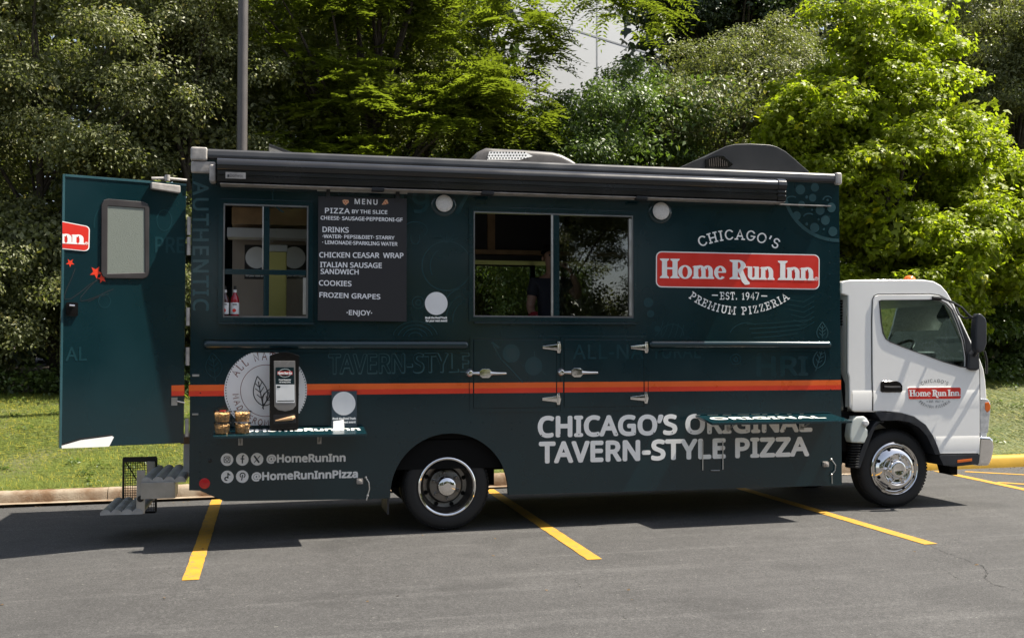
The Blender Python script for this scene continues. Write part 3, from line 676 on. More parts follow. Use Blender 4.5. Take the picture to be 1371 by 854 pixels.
mb = MB(); mb.slab(m_rect(mx0 - .004, SW[1] + .016, mx0 + .016, SW[3] - .016), -.012, .010, SIDE)
su = SIDE.hit(842, 300)[0]; mb.slab(m_rect(su, SW[1] + .02, su + .028, SW[3] - .03), -.02, .002, SIDE); mb.build_each('sash_trim', M['alu'], sw, bevel=.002)
mb = MB(); mb.slab(m_rect(mx1 + .022, SW[1] + .02, SW[2] - .016, SW[3] - .02), -.024, -.018, SIDE); mb.build('window_pane', M['glass'], sw, smooth=0)
mb = MB(); mb.slab(m_rect(SW[0] + .01, SW[1] - .06, SW[2] + .02, SW[1] - .045), .0, .03, SIDE); mb.build('sill', M['teal'], sw, bevel=.003)
tw = window(TW, 'ticket_window', 'four-light sliding window beside the menu board', None)
tx0, tx1 = SIDE.hit(353, 320)[0], SIDE.hit(359, 320)[0]; tz0, tz1 = SIDE.hit(350, 368)[1], SIDE.hit(350, 361)[1]
mb = MB(); mb.slab(m_rect(TW[0] + .016, tz0, TW[2] - .016, tz1), -.03, .010, SIDE)
mb.slab(m_rect(tx0, tz1 + .001, tx1 + .012, TW[3] - .016), -.03, .004, SIDE); mb.slab(m_rect(tx0, TW[1] + .016, tx1 + .012, tz0 - .001), -.03, .004, SIDE)
mb.build_each('mullion', M['teal'], tw, bevel=.003)
mb = MB(); mb.slab(m_rect(tx0 - .012, tz1 + .002, tx0 - .001, TW[3] - .017), -.01, .007, SIDE); mb.slab(m_rect(TW[2] - .045, TW[1] + .03, TW[2] - .017, tz0 - .02), -.02, .0, SIDE); mb.build_each('sash_trim', M['alu'], tw, bevel=.002)
for z0_, z1_ in ((TW[1] + .018, tz0 - .003), (tz1 + .003, TW[3] - .018)):
    mb = MB(); mb.slab(m_rect(tx1 + .014, z0_, TW[2] - .017, z1_), -.024, -.018, SIDE); mb.build('window_pane', M['glass2'], tw, smooth=0)
mb = MB(); mb.slab(m_rect(TW[0] - .03, TW[1] - .058, TW[2] + .05, TW[1] - .044), .0, .045, SIDE); mb.build('sill', M['teal'], tw, bevel=.003)

# ---- storage doors with chrome latches
def storage_door(x0, y0, x1, y1, lx, ly):
    u0, v1 = SIDE.hit(x0, y0); u1, v0 = SIDE.hit(x1, y1)
    frame_mb = MB(); frame_mb.slab(m_rect(u0 - .035, v0 - .04, u1 + .035, v1 + .035), .0005, .007, SIDE, (m_rect(u0 - .004, v0 - .004, u1 + .004, v1 + .004),))
    dmb = MB(); dmb.slab(m_rect(u0, v0, u1, v1), .0005, .012, SIDE); dr = dmb.build('storage_door', M['teal'], truck, bevel=.004)
    frame_mb.build('frame', M['teal'], dr, bevel=.002)
    def q(px, py, d): u, v = SIDE.hit(px, py); return SIDE.pt(u, v, d)
    h = MB()     # lever latch: rosette, body, tapered lever
    h.lathe(q(lx, ly, .006), SIDE.N, [(0, .034), (.02, .034), (.032, .02), (.04, .0)], 16)
    h.tube([q(lx + 3, ly, .03), q(lx + 12, ly, .034)], [.012, .018], 10)
    ub, vb = SIDE.hit(lx + 20, ly); h.slab([(ub - .055, vb - .022), (ub - .03, vb - .042), (ub + .03, vb - .042), (ub + .055, vb - .016), (ub + .055, vb + .016), (ub + .03, vb + .040), (ub - .03, vb + .040), (ub - .055, vb + .022)], .012, .05, SIDE)
    h.tube([q(lx + 26, ly, .04), q(lx + 36, ly + .3, .046), q(lx + 46, ly + .2, .05)], [.018, .013, .011], 10); h.dome(q(lx + 46, ly + .2, .05), (1, 0, 0), .012, .012, 10, 3)
    h.build('latch', M['chrome'], dr, bevel=.004, seg=2, smooth=45)
    for hx, hy in ((x1 + 3, y0 + 10.5), (x1 + 2.5, y1 - 11)):
        g = MB(); ug, vg = SIDE.hit(hx, hy)
        g.slab([(ug - .155, vg - .012), (ug - .02, vg - .028), (ug - .015, vg - .052), (ug + .012, vg - .052), (ug + .024, vg), (ug + .012, vg + .052), (ug - .015, vg + .052), (ug - .02, vg + .028), (ug - .155, vg + .012)], .012, .026, SIDE)
        g.tube([SIDE.pt(ug, vg - .035, .026), SIDE.pt(ug, vg + .035, .026)], .013, 10); g.build('hinge', M['chrome'], dr, bevel=.004, smooth=45)
    return dr
sd1 = storage_door(634, 454.5, 744.5, 545, 629, 499.5); sd2 = storage_door(755, 454.5, 861.5, 543.5, 751, 498.5)

# ---- orange stripe (two tones), broken where the storage doors stand proud
def stripe(x0, x1, dd, parent):
    mb1, mb2 = Decal(SIDE, dd), Decal(SIDE, dd)
    def yy(x, k): t = (x - 252.3) / (1126.2 - 252.3); return (515.2 + (508.6 - 515.2) * t, 523.2 + (515.3 - 523.2) * t, 530.4 + (521.4 - 530.4) * t)[k]
    mb1.poly([(x0, yy(x0, 0)), (x1, yy(x1, 0)), (x1, yy(x1, 1)), (x0, yy(x0, 1))]); mb2.poly([(x0, yy(x0, 1)), (x1, yy(x1, 1)), (x1, yy(x1, 2)), (x0, yy(x0, 2))])
    mb1.build('stripe', M['orange'], parent); mb2.build('stripe', M['redo'], parent)
stripe(252.9, 301.5, .0011, body); stripe(410, 628, .0011, body); stripe(868.2, 1126, .0011, body)
stripe(634.6, 744, .0125, sd1); stripe(755.4, 861, .0125, sd2); stripe(745.6, 753.4, .0085, body); stripe(628.6, 633, .0085, body); stripe(862.6, 867, .0085, body)

# ---- round scene lamps
for x, y, r, rl in ((594, 273, 16.5, 11.2), (883.5, 283.2, 15.2, 11)):
    u, v = SIDE.hit(x, y); k = SIDE.hit(x + r, y)[0] - u; kl = SIDE.hit(x + rl, y)[0] - u
    mb = MB(); mb.lathe(SIDE.pt(u, v, 0), SIDE.N, [(k, 0), (k, .008), (k * .93, .014), (kl * 1.12, .016), (kl * 1.02, .03), (kl * .99, .03)], 40); lamp = mb.build('scene_lamp', M['teal'], truck)
    mb = MB(); mb.lathe(SIDE.pt(u, v, 0), SIDE.N, [(kl, .02), (kl, .034), (kl * .85, .044), (kl * .5, .05), (0, .052)], 32); mb.build('lens', M['lens'], lamp)

# ---- main sign: logo panel with wordmark
def badge(fr, tl, tr, br, bl, d0, parent, inkm, thick, capt, est=True, panel=None):
    W, H = 1155., 250.
    q = quadmap(tl, tr, br, bl)
    def rr(ins, r): return [q(x, y - 64 + 0) for x, y in rrect(ins, ins, W - ins, H - ins, r)]
    mb = MB(); mb.slab([fr.hit(*p) for p in rr(0, 40)], .0006, d0, fr); pn = mb.build('logo_panel', M['white'], parent, smooth=0)
    d = Decal(fr, d0 + .0008); d.poly(rr(7, 34)); d.build('red_field', M['red'], pn)
    d = Decal(fr, d0 + .0016); wordmark(d, q); d.build('lettering', M['white'], pn)
    return pn
lp = badge(SIDE, (878.2, 336.4), (1097.2, 340.9), (1097, 387.8), (878, 384.6), .003, truck, None, None, None)
def arcmap(p0, p1, p2, h):
    """circle through three picture points; letters of height h stand outward (h>0) or inward"""
    ax, ay, bx, by, cx, cy = *p0, *p1, *p2; dd = 2 * (ax * (by - cy) + bx * (cy - ay) + cx * (ay - by))
    ux = ((ax * ax + ay * ay) * (by - cy) + (bx * bx + by * by) * (cy - ay) + (cx * cx + cy * cy) * (ay - by)) / dd
    uy = ((ax * ax + ay * ay) * (cx - bx) + (bx * bx + by * by) * (ax - cx) + (cx * cx + cy * cy) * (bx - ax)) / dd
    r = math.hypot(ax - ux, ay - uy); a0 = math.atan2(ay - uy, ax - ux); a1 = math.atan2(cy - uy, cx - ux); am = math.atan2(by - uy, bx - ux)
    while a0 - am > math.pi: a0 -= 2 * math.pi
    while am - a0 > math.pi: a0 += 2 * math.pi
    while a1 - am > math.pi: a1 -= 2 * math.pi
    while am - a1 > math.pi: a1 += 2 * math.pi
    up = 1 if by < uy else -1
    def f(s, y): a = a0 + (a1 - a0) * s; rr = r + up * y * h; return ux + rr * math.cos(a), uy + rr * math.sin(a)
    return f
d = Decal(SIDE, .0012)
slabtext(d, "CHICAGO'S", arcmap((938, 330.3), (989, 320.2), (1040, 333.2), 12.2), w=.15)
slabtext(d, "PREMIUM PIZZERIA", arcmap((922.5, 398.5), (990, 420.7), (1056.5, 399.5), 9.2), w=.16, sp=.3)
slabtext(d, "EST. 1947", lambda s, y: (964.5 + s * 51.5, 400.6 + s * .3 - y * 9.0), w=.15)
d.stroke([(953, 395.2), (961, 395.3)], 1.5); d.stroke([(1019, 396.2), (1027, 396.4)], 1.5)
d.build('lettering', M['white'], lp)

# ---- big slogan
d = Decal(SIDE, .0012)
d.text('CHICAGO’S ORIGINAL', 721.5, 584.2, 1086, 576.2, 25.8, 22.4, bold=1.6, spacing=1.02); d.text('TAVERN-STYLE PIZZA', 723, 618.8, 1082, 608.8, 26.2, 23, bold=1.6, spacing=1.02)
sl = d.build('slogan_lettering', M['white'], body)
# ---- social handles
d = Decal(SIDE, .0012); d.text('@HomeRunInn', 357.5, 618.6, 462, 617, 9.8, 9.4, bold=.7); d.text('@HomeRunInnPizza', 337.5, 642.4, 478.5, 638.6, 9.8, 9.4, bold=.7)
for x, y in ((304, 615), (324.4, 614.7), (344.2, 614.4), (304.4, 638), (324.4, 637.6)): d.ell(x, y, 8.4, 8.4, 28)
so_ = d.build('handle_lettering', M['offwhite'], body)
d = Decal(SIDE, .0030)
def rrp(x, y, h, r): return [(x + a, y + b) for a, b in rrect(-h, -h, h, h, r, 4)]
d.stroke(rrp(304, 615, 3.9, 1.5), 1.0, True); d.ring(304, 615, 1.9, 1.9, 1.0, 18); d.ell(306.1, 612.8, .55, .55, 8)
d.stroke([(326.9, 609.6), (325.6, 609.6), (324.6, 610.5), (324.5, 612), (324.5, 620)], 1.7); d.stroke([(322, 613.8), (327.2, 613.8)], 1.4)
d.stroke([(340.3, 609.8), (347, 619)], 2.2); d.stroke([(348.3, 609.8), (344.9, 613.7)], .9); d.stroke([(343.6, 615.2), (340.2, 619)], .9)
d.stroke([(305.2, 632.6), (305.2, 640.2)], 1.5); d.ring(303.2, 640.6, 2.1, 2.0, 1.5, 16, 60, 330); d.stroke([(305.2, 632.6), (306, 634.6), (308.4, 635.6)], 1.5)
d.ring(324.8, 635.9, 3.3, 3.1, 1.3, 20, -235, 65); d.stroke([(325, 635.2), (323.4, 642.6)], 1.4)
d.build('social_icon', M['teal'], so_)

# ---- ALL NATURAL roundel
u, v = SIDE.hit(356, 522.5); rr_ = SIDE.hit(411, 522.5)[0] - u
mb = MB(); mb.lathe(SIDE.pt(u, v, 0), SIDE.N, [(rr_, .0005), (rr_, .0016), (0, .0017)], 64); rd = mb.build('roundel', M['offwhite'], body, smooth=0)
d = Decal(SIDE, .0022); d.ring(356, 522.8, 34, 34.5, .8, 48)
slb = lambda s, p, h, w, sp: slabtext(d, s, arcmap(*p, h), w=w, ser=False, sp=sp)
slb("ALL NATURAL", ((317.5, 505), (356.5, 481), (394.5, 505)), 9.5, .15, .32)
slb("MADE FROM SCRATCH", ((312, 527), (356, 569.5), (400, 527)), 7.6, .16, .34)
d.build('ring_lettering', M['brown'], rd)
d = Decal(SIDE, .0022)
for i in range(92): a = 2 * math.pi * i / 92; d.stroke([(356 + 53 * math.cos(a), 522.5 + 53.4 * math.sin(a)), (356 + 54.4 * math.cos(a), 522.5 + 54.8 * math.sin(a))], 1.6)
def leaf_doodle(d, bx, by, tx, ty, wd, w):
    b, t = Vector((bx, by)), Vector((tx, ty)); ax = t - b; nn = Vector((-ax.y, ax.x)).normalized() * wd
    for sg in (1, -1): d.stroke([b + ax * (i / 10) + nn * sg * math.sin(math.pi * (i / 10) ** .8) for i in range(11)], w)
    d.stroke([b - ax * .12, t - ax * .18], w)
    for k in (.25, .45, .62):
        for sg in (1, -1): d.stroke([b + ax * k, b + ax * (k + .16) + nn * sg * .62 * math.sin(math.pi * (k + .1))], w * .8)
leaf_doodle(d, 352, 543, 344.5, 503.5, 9.5, 1.3); leaf_doodle(d, 353, 543, 370, 516, 7.5, 1.2)
d.build('leaf_print', M['ink'], rd)

# ---- plain round sticker with two lines under it
d = Decal(SIDE, .0035); d.ell(584, 406.3, 15.2, 15.4, 40); st = d.build('round_sticker', M['offwhite'], body)
d = Decal(SIDE, .0012); d.text('Book the Food Truck', 569.5, 426.6, 598.5, 426.5, 2.5, bold=.22); d.text('for your next event!', 570, 430.6, 598.5, 430.6, 2.5, bold=.22); d.build('lettering', M['white'], st)

# ---- ghost graphics in a slightly lighter teal
d = Decal(SIDE, .0006)
vt = Frame((0, 0, 0), (1, 0, 0), (0, 0, 1))
class Rot(Decal):      # text that runs down the corner post
    def _p(s, x, y): return s.fr.pt(*s.fr.hit(269 - (y - 0), 0 + x), s.d) if False else Decal._p(s, 276.0 - (0 - y) * 1.0 - 0, x)
vd = Decal(SIDE, .0010)
v_, f_ = glyphs('AUTHENTIC', INTER, 1.12); lo, hi = v_[:, 0].min(), v_[:, 0].max(); cap = glyphs('H', INTER)[0][:, 1].max()
for dx, dy in ((0, 0), (.5, .5), (-.5, -.5), (.5, -.5), (-.5, .5)):
    vd.mb.add([vd._p(258.5 + 20.5 * q[1] / cap + dx, 243 + (416 - 243) * (q[0] - lo) / (hi - lo) + dy) for q in v_], f_); vd._step()
vd.build('ghost_lettering', M['ghost2'], body)
d.text('1947', 528, 283.5, 627.5, 286.5, 30, 28, bold=.6)
d.text('ALL-NATURAL', 868.5, 482, 938, 481.4, 19.5, 18, bold=.2) if False else None
d.build('ghost_lettering', M['ghost'], body)
d = Decal(SIDE, .0128); d.text('ALL-NA', 766.5, 480.6, 861, 479.6, 19.2, 18.6, bold=.3, spacing=1.04); d.build('ghost_lettering', M['ghost'], sd2)
d = Decal(SIDE, .0006); d.text('TURAL', 873, 479.6, 938, 479, 18.4, 18, bold=.3, spacing=1.04); h_ = Decal(SIDE, .0005); h_.text('HRI', 1014, 503, 1081, 501.6, 25, 24, bold=1.2); h_.build('ghost_lettering', M['ghost3'], body)
d.text('PIZZA PASTA', 690, 282, 792, 286, 9, bold=.2) if False else None
# tomatoes, mushrooms, wheat, pizza: thin outline doodles
d.ring(598, 356, 33, 33, 1.5, 40, 20, 335)
d.ring(598, 356, 22, 24, 1.2, 20, 150, 240)
for a in (200, 235, 270, 305, 340): d.stroke([(598, 325), (598 + 17 * math.cos(R(a)), 325 + 9 * math.sin(R(a)) - 4), (598 + 9 * math.cos(R(a + 20)), 325 + 6 * math.sin(R(a + 20)))], 1.1)
d.ring(560, 405, 8, 8, 1.4, 24); d.ring(560, 405, 3.4, 3.4, 1.4, 16); d.ring(556, 308, 16, 11, 1.3, 24, 150, 400); d.ring(556, 318, 6, 9, 1.2, 16, -20, 200)
for k in range(4): d.ring(556, 452, 30 - k * 7, 22 - k * 5, 1.2, 24, 190, 350)
for k in range(3): d.ring(620, 432, 32 - k * 9, 46 - k * 10, 1.3, 24, 180, 262)
for k in range(5): d.ring(866 + k * 0, 424, 22 + k * 7, 30 + k * 8, 1.2, 16, 10, 60)
for x, y, r in ((868, 405, 6.5), (871, 420, 5), (880, 440, 4)): d.ell(x, y, r, r, 20)
d.ring(900, 447, 15, 13, 1.2, 24, 170, 370); d.ring(900, 458, 5, 8, 1.1, 16, 0, 180); d.ring(985, 481, 7, 7, 1.2, 20); d.ring(985, 481, 2.6, 2.6, 1.2, 14)
for k in range(5): d.stroke([(1000 + k * 3, 434 + k * 6), (1040, 432 + k * 6), (1086 - k * 6, 428 + k * 6)], 1.1)
for k in range(6): d.stroke([(1050 + k * 3, 400 + k * 7), (1076, 404 + k * 7), (1090, 396 + k * 7)], 1.1)
d.ring(1000, 452, 24, 20, 1.2, 20, 200, 300); d.ring(520, 300, 26, 30, 1.3, 24, 100, 250); d.ring(395, 262, 30, 26, 1.5, 20, 120, 250)
leaf_doodle(d, 288, 506, 284, 472, 11, 1.0)
d.build('ghost_doodle', M['ghost'], body)
d = Decal(SIDE, .0010); leaf_doodle(d, 1101, 456, 1101, 431, 7.5, 1.2); leaf_doodle(d, 1093, 493, 1102, 464, 8, 1.2); d.build('ghost_leaf', M['ghost2'], body)
d = Decal(SIDE, .0009)         # pizza quarter at the front top corner
d.stroke([(1123.3 - (1 - math.cos(R(a))) * 0 - 74 * math.sin(R(a)), 249 + 73 * math.cos(R(a))) for a in range(0, 91, 5)], 4.5)
for x, y, r in ((1071.5, 254, 6.3), (1091, 251, 5.5), (1088, 265, 5), (1066.5, 289, 5.5), (1098, 281.5, 6), (1105, 295, 6), (1090.5, 305, 6), (1115, 310, 6), (1113, 278, 6), (1073, 274, 4.6), (1080, 300, 1.9), (1096, 294, 1.4), (1103, 307, 1.4), (1080, 264, 2), (1108, 268, 1.6), (1087, 281, 1.2)): d.ell(x, y, r, r * 1.08, 20)
d.ring(1083, 290, 7, 4, 1.8, 12, 180, 320); d.ring(1060, 267, 7, 4, 1.8, 12, 180, 320); d.ring(1108, 268, 6, 5, 1.8, 12, 180, 330)
d.build('ghost_pizza', M['ghost2'], body)
d = Decal(SIDE, .0126); d.ell(684, 473, 11.5, 12.5, 24); d.ell(714, 490, 11.5, 12.5, 24); d.stroke([(660, 462), (670, 480), (682, 492), (700, 512)], 1.6); d.stroke([(658, 458), (668, 466)], 3); d.ring(745, 470, 30, 36, 1.2, 14, 120, 180); d.build('ghost_doodle', M['ghost'], sd1)
# TAVERN-STYLE in outline
d = Decal(SIDE, .0010); d.text('TAVERN-STYLE', 440.5, 500.6, 628, 497.2, 25.5, 24, bold=1.3, spacing=1.0)
t1 = d.build('ghost_lettering', M['ghost2'], body)
d = Decal(SIDE, .0022); d.text('TAVERN-STYLE', 440.5, 499.4, 627, 496.2, 24.5, 23, bold=.35, spacing=1.0); d.build('letter_fill', M['teal'], t1)

# ---- fold-down shelves
def shelf(x0, x1, zb, zf, dep, brx, lines):
    mb = MB(); t = .022
    mb.hexa([(x0, -dep, zf - t), (x1, -dep, zf - t), (x1, -.004, zb - t), (x0, -.004, zb - t)], [(x0, -dep, zf), (x1, -dep, zf), (x1, -.004, zb), (x0, -.004, zb)])
    mb.box((x0 + .01, -.02, zb + .002), (x1 - .01, -.004, zb + .014))
    s = mb.build('shelf', M['teal'], truck, bevel=.004)
    for bx in brx:
        b = MB(); b.box((bx - .018, -.012, zb - .155), (bx + .018, -.001, zb - .03)); b.tube([(bx, -.012, zb - .14), (bx, -dep * .55, zb - t - .004 - (zb - zf) * .55)], .007, 8)
        b.dome((bx, -.012, zb - .135), (0, -1, 0), .011, .006, 10, 2); b.build('bracket', M['alu'], s, bevel=.002)
    fr = Frame((0, 0, zb), (1, 0, 0), (0, dep, zb - zf)); d = Decal(fr, .0012, raw=True)
    for body_, xa, xb, ya, h in lines: d.text(body_, xa, ya, xb, ya, h, bold=.006)
    d.build('shelf_lettering', M['white'], s)
    return s
sLf = [onY(285, 585, -.40), onY(495.7, 579, -.40)]; zLf = (sLf[0].z + sLf[1].z) / 2; zLb = SIDE.hit(486.5, 569.2)[1]
ZL = (zLb, zLf)
shL = shelf(sLf[0].x, 1.468, zLb, zLf, .40, (SIDE.hit(322, 595)[0], SIDE.hit(427.5, 592)[0]), (('@HomeRunInn', .42, 1.42, -.235, .12),))
sRf = [onY(980, 566, -.38), onY(1142, 562, -.38)]
zRb = SIDE.hit(1108, 553.2)[1]; zRf = (sRf[0].z + sRf[1].z) / 2
shR_ = shelf(4.585, 5.985, zRb, zRf, .40, (SIDE.hit(975, 575)[0], SIDE.hit(1073.5, 573)[0]), (('ORIGINAL', 4.66, 5.80, -.25, .11),))
# thin stay hanging below the front shelf
mb = MB()
def q(px, py, dd=.012): return SIDE.pt(*SIDE.hit(px, py), dd)
mb.tube([q(940, 590), q(940, 629)], .006, 6); mb.tube([q(967, 590), q(967, 628)], .006, 6); mb.tube([q(951, 629.5), q(963, 629.3)], .006, 6); mb.build_each('shelf_stay', M['alu'], shR_)
# shore-power inlets with dangling chains
for x, y, pts in ((481.5, 643.5, ((489.5, 638.5), (493.5, 645), (494.5, 654), (492, 663), (490.5, 669))), (1104.5, 621, ((1112, 614.5), (1117.5, 622), (1117, 629), (1112.5, 635), (1113, 647)))):
    u, v = SIDE.hit(x, y); mb = MB(); mb.slab(rrect(u - .027, v - .024, u + .027, v + .024, .006), 0, .03, SIDE); mb.lathe(SIDE.pt(u, v, .03), SIDE.N, [(.017, 0), (.017, .01), (.012, .012), (0, .012)], 14); o = mb.build('inlet_cover', M['corner'], truck, bevel=.003)
    mb = MB(); mb.tube([q(*p, .015) for p in pts], .0055, 6); 
    for p in (pts[0], pts[-2]): mb.dome(q(*p, .006), SIDE.N, .013, .018, 10, 3)
    mb.build('tether', M['alu'], o)
# tail marker: round red reflector and long smeared reflection-free lamp
u, v = SIDE.hit(274, 646.8); mb = MB(); mb.lathe(SIDE.pt(u, v, 0), SIDE.N, [(.045, 0), (.045, .008), (.03, .012), (0, .013)], 28); mb.build('side_reflector', M['redlens'], truck)
u, v = SIDE.hit(281, 616.5); mb = MB(); mb.dome(SIDE.pt(u, v, 0), SIDE.N, .016, .012, 12, 3); mb.build('side_reflector', M['black'], truck)

# ---- underbody
mb = MB()
mb.box((.25, .45, .50), (7.6, .57, .70)); mb.box((.25, 1.65, .50), (7.6, 1.77, .70))
for x in (.4, 1.1, 3.2, 4.2, 5.2, 6.0): mb.box((x, .46, .52), (x + .08, 1.76, .68))
mb.build('chassis_rail', M['under'], truck, bevel=.01)
mb = MB(); mb.tube([(2.227, .35, .40), (2.227, 2.0, .40)], .065, 12); mb.lathe((2.227, 1.1, .40), (0, 1, 0), [(.06, -.2), (.16, -.12), (.2, 0), (.16, .12), (.06, .2)], 18); mb.build('rear_axle', M['under'], truck)
mb = MB(); mb.tube([(6.79, .3, .45), (6.79, 2.0, .45)], .05, 12); mb.build('front_axle', M['under'], truck)
mb = MB(); mb.box((3.3, .10, .36), (4.6, .42, .78)); mb.box((4.75, .12, .36), (5.9, .42, .80)); mb.box((.5, .2, .40), (1.5, 1.9, .78)); mb.box((3.0, 1.8, .36), (5.6, 2.15, .8)); mb.build_each('underbody_box', M['under'], truck, bevel=.03)  # plain dark boxes standing in for tanks, added to block light underneath
mb = MB(); mb.box((1.70, .06, .56), (2.74, .55, .83)) ; mb.box((1.705, .5, .35), (2.75, .53, .83)); mb.build('wheel_housing', M['under'], truck)
u0 = SIDE.hit(521, 668)[0]; mb = MB(); mb.box((u0 - .012, .05, .17), (u0 + .004, .55, .60)); mb.build('mud_flap', M['fender'], truck, bevel=.003)

# ---- wheels
def wheel(cx, cz, yf, rear):
    """outer face of the tyre at y = yf"""
    c = Vector((cx, yf, cz)); ax = (0, -1, 0); Rr = .392; wd = .21
    root = MB()
    pr = [(.262, -.012), (.275, -.002), (.31, .0), (.345, -.004), (.365, -.012), (.378, -.028), (.388, -.045), (Rr, -.05)]
    ribs = []
    for i in range(5):
        a = -.05 - i * .026; ribs += [(Rr, a), (Rr, a - .018), (Rr - .010, a - .019), (Rr - .010, a - .0255)]
    pr += ribs[1:-2] + [(.385, -wd + .03), (.36, -wd + .008), (.31, -wd), (.262, -wd + .012)]
    root.lathe(c, ax, pr, 72)
    for k in range(72):        # shoulder lugs
        a = 2 * math.pi * k / 72; e = Vector((math.cos(a), 0, math.sin(a))); t = Vector((-math.sin(a), 0, math.cos(a)))
        lo = [c + e * r + t * w + Vector((0, y, 0)) for r, w, y in ((.374, -.010, .02), (.374, .010, .02), (.392, .010, .05), (.392, -.010, .05))]
        hi = [c + e * r + t * w + Vector((0, y, 0)) for r, w, y in ((.379, -.010, .014), (.379, .010, .014), (.397, .010, .045), (.397, -.010, .045))]
        root.hexa(lo, hi)
    w = root.build('wheel', M['rubber'], truck, smooth=40); return w, c
def rear_wheel(cx, cz, yf):
    w, c = wheel(cx, cz, yf, True)
    def L(prof, name, material, n=48, parent=w): m_ = MB(); m_.lathe(c, (0, -1, 0), prof, n); return m_.build(name, material, parent, smooth=40)
    L([(.262, -.012), (.262, .004), (.254, .008), (.243, .004), (.235, -.012), (.228, -.04)], 'trim_ring', M['chrome'])
    rim = L([(.229, -.03), (.215, -.10), (.20, -.135), (.165, -.142), (.152, -.130), (.145, -.092), (.135, -.088), (.0, -.088)], 'rim', M['steel'])
    m_ = MB()
    for k in range(8):
        a = R(k * 45 + 20); e = Vector((math.cos(a), 0, math.sin(a))); m_.lathe(c + e * .185 + Vector((0, .1365, 0)), (0, -1, 0), [(.02, -.002), (.02, .003), (0, .003)], 12)
    m_.build('vent_hole', M['under'], rim)
    L([(.092, -.088), (.09, -.03), (.078, .0), (.055, .012), (.03, .014), (0, .013)], 'hub_cap', M['chrome'], 32)
    for k in range(6):
        a = R(k * 60 + 98); e = Vector((math.cos(a), 0, math.sin(a))); m_ = MB(); p = c + e * .118 + Vector((0, .088, 0))
        m_.lathe(p, (0, -1, 0), [(.022, 0), (.022, .006), (.016, .008), (.016, .028), (.011, .034), (0, .036)], 6); m_.build('lug_nut', M['steel'], rim, smooth=25)
    return w
def front_wheel(cx, cz, yf):
    w, c = wheel(cx, cz, yf, False)
    def L(prof, name, material, n=48): m_ = MB(); m_.lathe(c, (0, -1, 0), prof, n); return m_.build(name, material, w, smooth=40)
    L([(.264, -.012), (.264, .006), (.256, .012), (.245, .004), (.238, -.012)], 'trim_ring', M['chrome'])
    rim = L([(.240, -.02), (.225, .01), (.20, .035), (.178, .052), (.160, .058), (.148, .05), (.142, .036), (.132, .032), (.09, .032)], 'wheel_cover', M['chrome'])
    L([(.096, .03), (.092, .062), (.08, .076), (.06, .082), (.05, .078), (.0, .078)], 'hub_cap', M['chrome'], 32)
    m_ = MB()
    for k in range(8):
        a = R(k * 45 + 22); e = Vector((math.cos(a), 0, math.sin(a))); t = Vector((-e.z, 0, e.x)); p = c + e * .207 + Vector((0, -.0285, 0))
        m_.lathe(p, (e.x * .55, -1, e.z * .55), [(.017, -.01), (.017, .0035), (0, .004)], 12)
    m_.build('vent_hole', M['under'], rim)
    for k in range(6):
        a = R(k * 60 + 2); e = Vector((math.cos(a), 0, math.sin(a))); m_ = MB(); p = c + e * .118 + Vector((0, -.03, 0))
        m_.lathe(p, (0, -1, 0), [(.024, 0), (.022, .012), (.019, .03), (.014, .04), (0, .043)], 12); m_.build('lug_nut', M['chrome'], rim)
    return w
rear_wheel(2.227, .392 + .008, .06)
c2 = MB(); c2.lathe((2.227, .30, .40), (0, -1, 0), [(.25, 0), (.36, .0), (.39, -.03), (.39, -.19), (.36, -.215), (.25, -.215)], 48); c2.build('inner_tyre', M['rubber'], truck)
front_wheel(6.79, .05 + .392, .19)
for cx, cz in ((2.227, .40), (6.79, .44)):
    c2 = MB(); c2.lathe((cx, 2.05, cz), (0, 1, 0), [(.25, 0), (.36, .0), (.39, -.03), (.39, -.19), (.36, -.215), (.05, -.215)], 48); c2.build('far_tyre', M['rubber'], truck)

# ---- cab
CY = .12; CF = Frame((0, CY, 0), (1, 0, 0), (0, 0, 1)); CW = 2.02
cab_px = [(1137.5, 545), (1137, 505), (1135, 498), (1135.5, 396), (1126.5, 393), (1126.5, 378), (1131, 375.8), (1140, 374.8), (1190, 374.2), (1235, 374.3), (1250, 376.5), (1260, 382), (1268, 391), (1277, 407), (1288, 430), (1300, 456), (1311, 478), (1317, 494), (1319.5, 510), (1321, 530), (1321.5, 548), (1321.5, 584), (1318, 592), (1313, 607),
          (1256.5, 608), (1253, 598), (1247, 584), (1237, 569), (1222, 558), (1205, 553), (1176, 551.5), (1143, 551)]
cab_uv = uvs(CF, cab_px)
gl_px = [(1177.5, 404), (1181, 402.6), (1247, 402), (1258, 403), (1266, 407), (1273, 415), (1281, 434), (1288.5, 456), (1291.8, 478), (1291.8, 490.5), (1284, 490), (1262, 483.5), (1239, 475), (1220, 468.3), (1204, 462.3), (1192, 457.5), (1186, 453), (1182.5, 446), (1180, 432)]
gl_uv = uvs(CF, gl_px)
mb = MB(); mb.slab(cab_uv, -.03, 0, CF, (gl_uv,)); cabo = mb.build('cab', M['cab'], truck, bevel=.012, seg=3, smooth=40)
FARC = Frame((0, CY + CW, 0), (1, 0, 0), (0, 0, 1))
mb = MB(); mb.slab(cab_uv, 0, .03, FARC, (gl_uv,)); mb.build('far_cab_side', M['cab'], cabo, smooth=30)
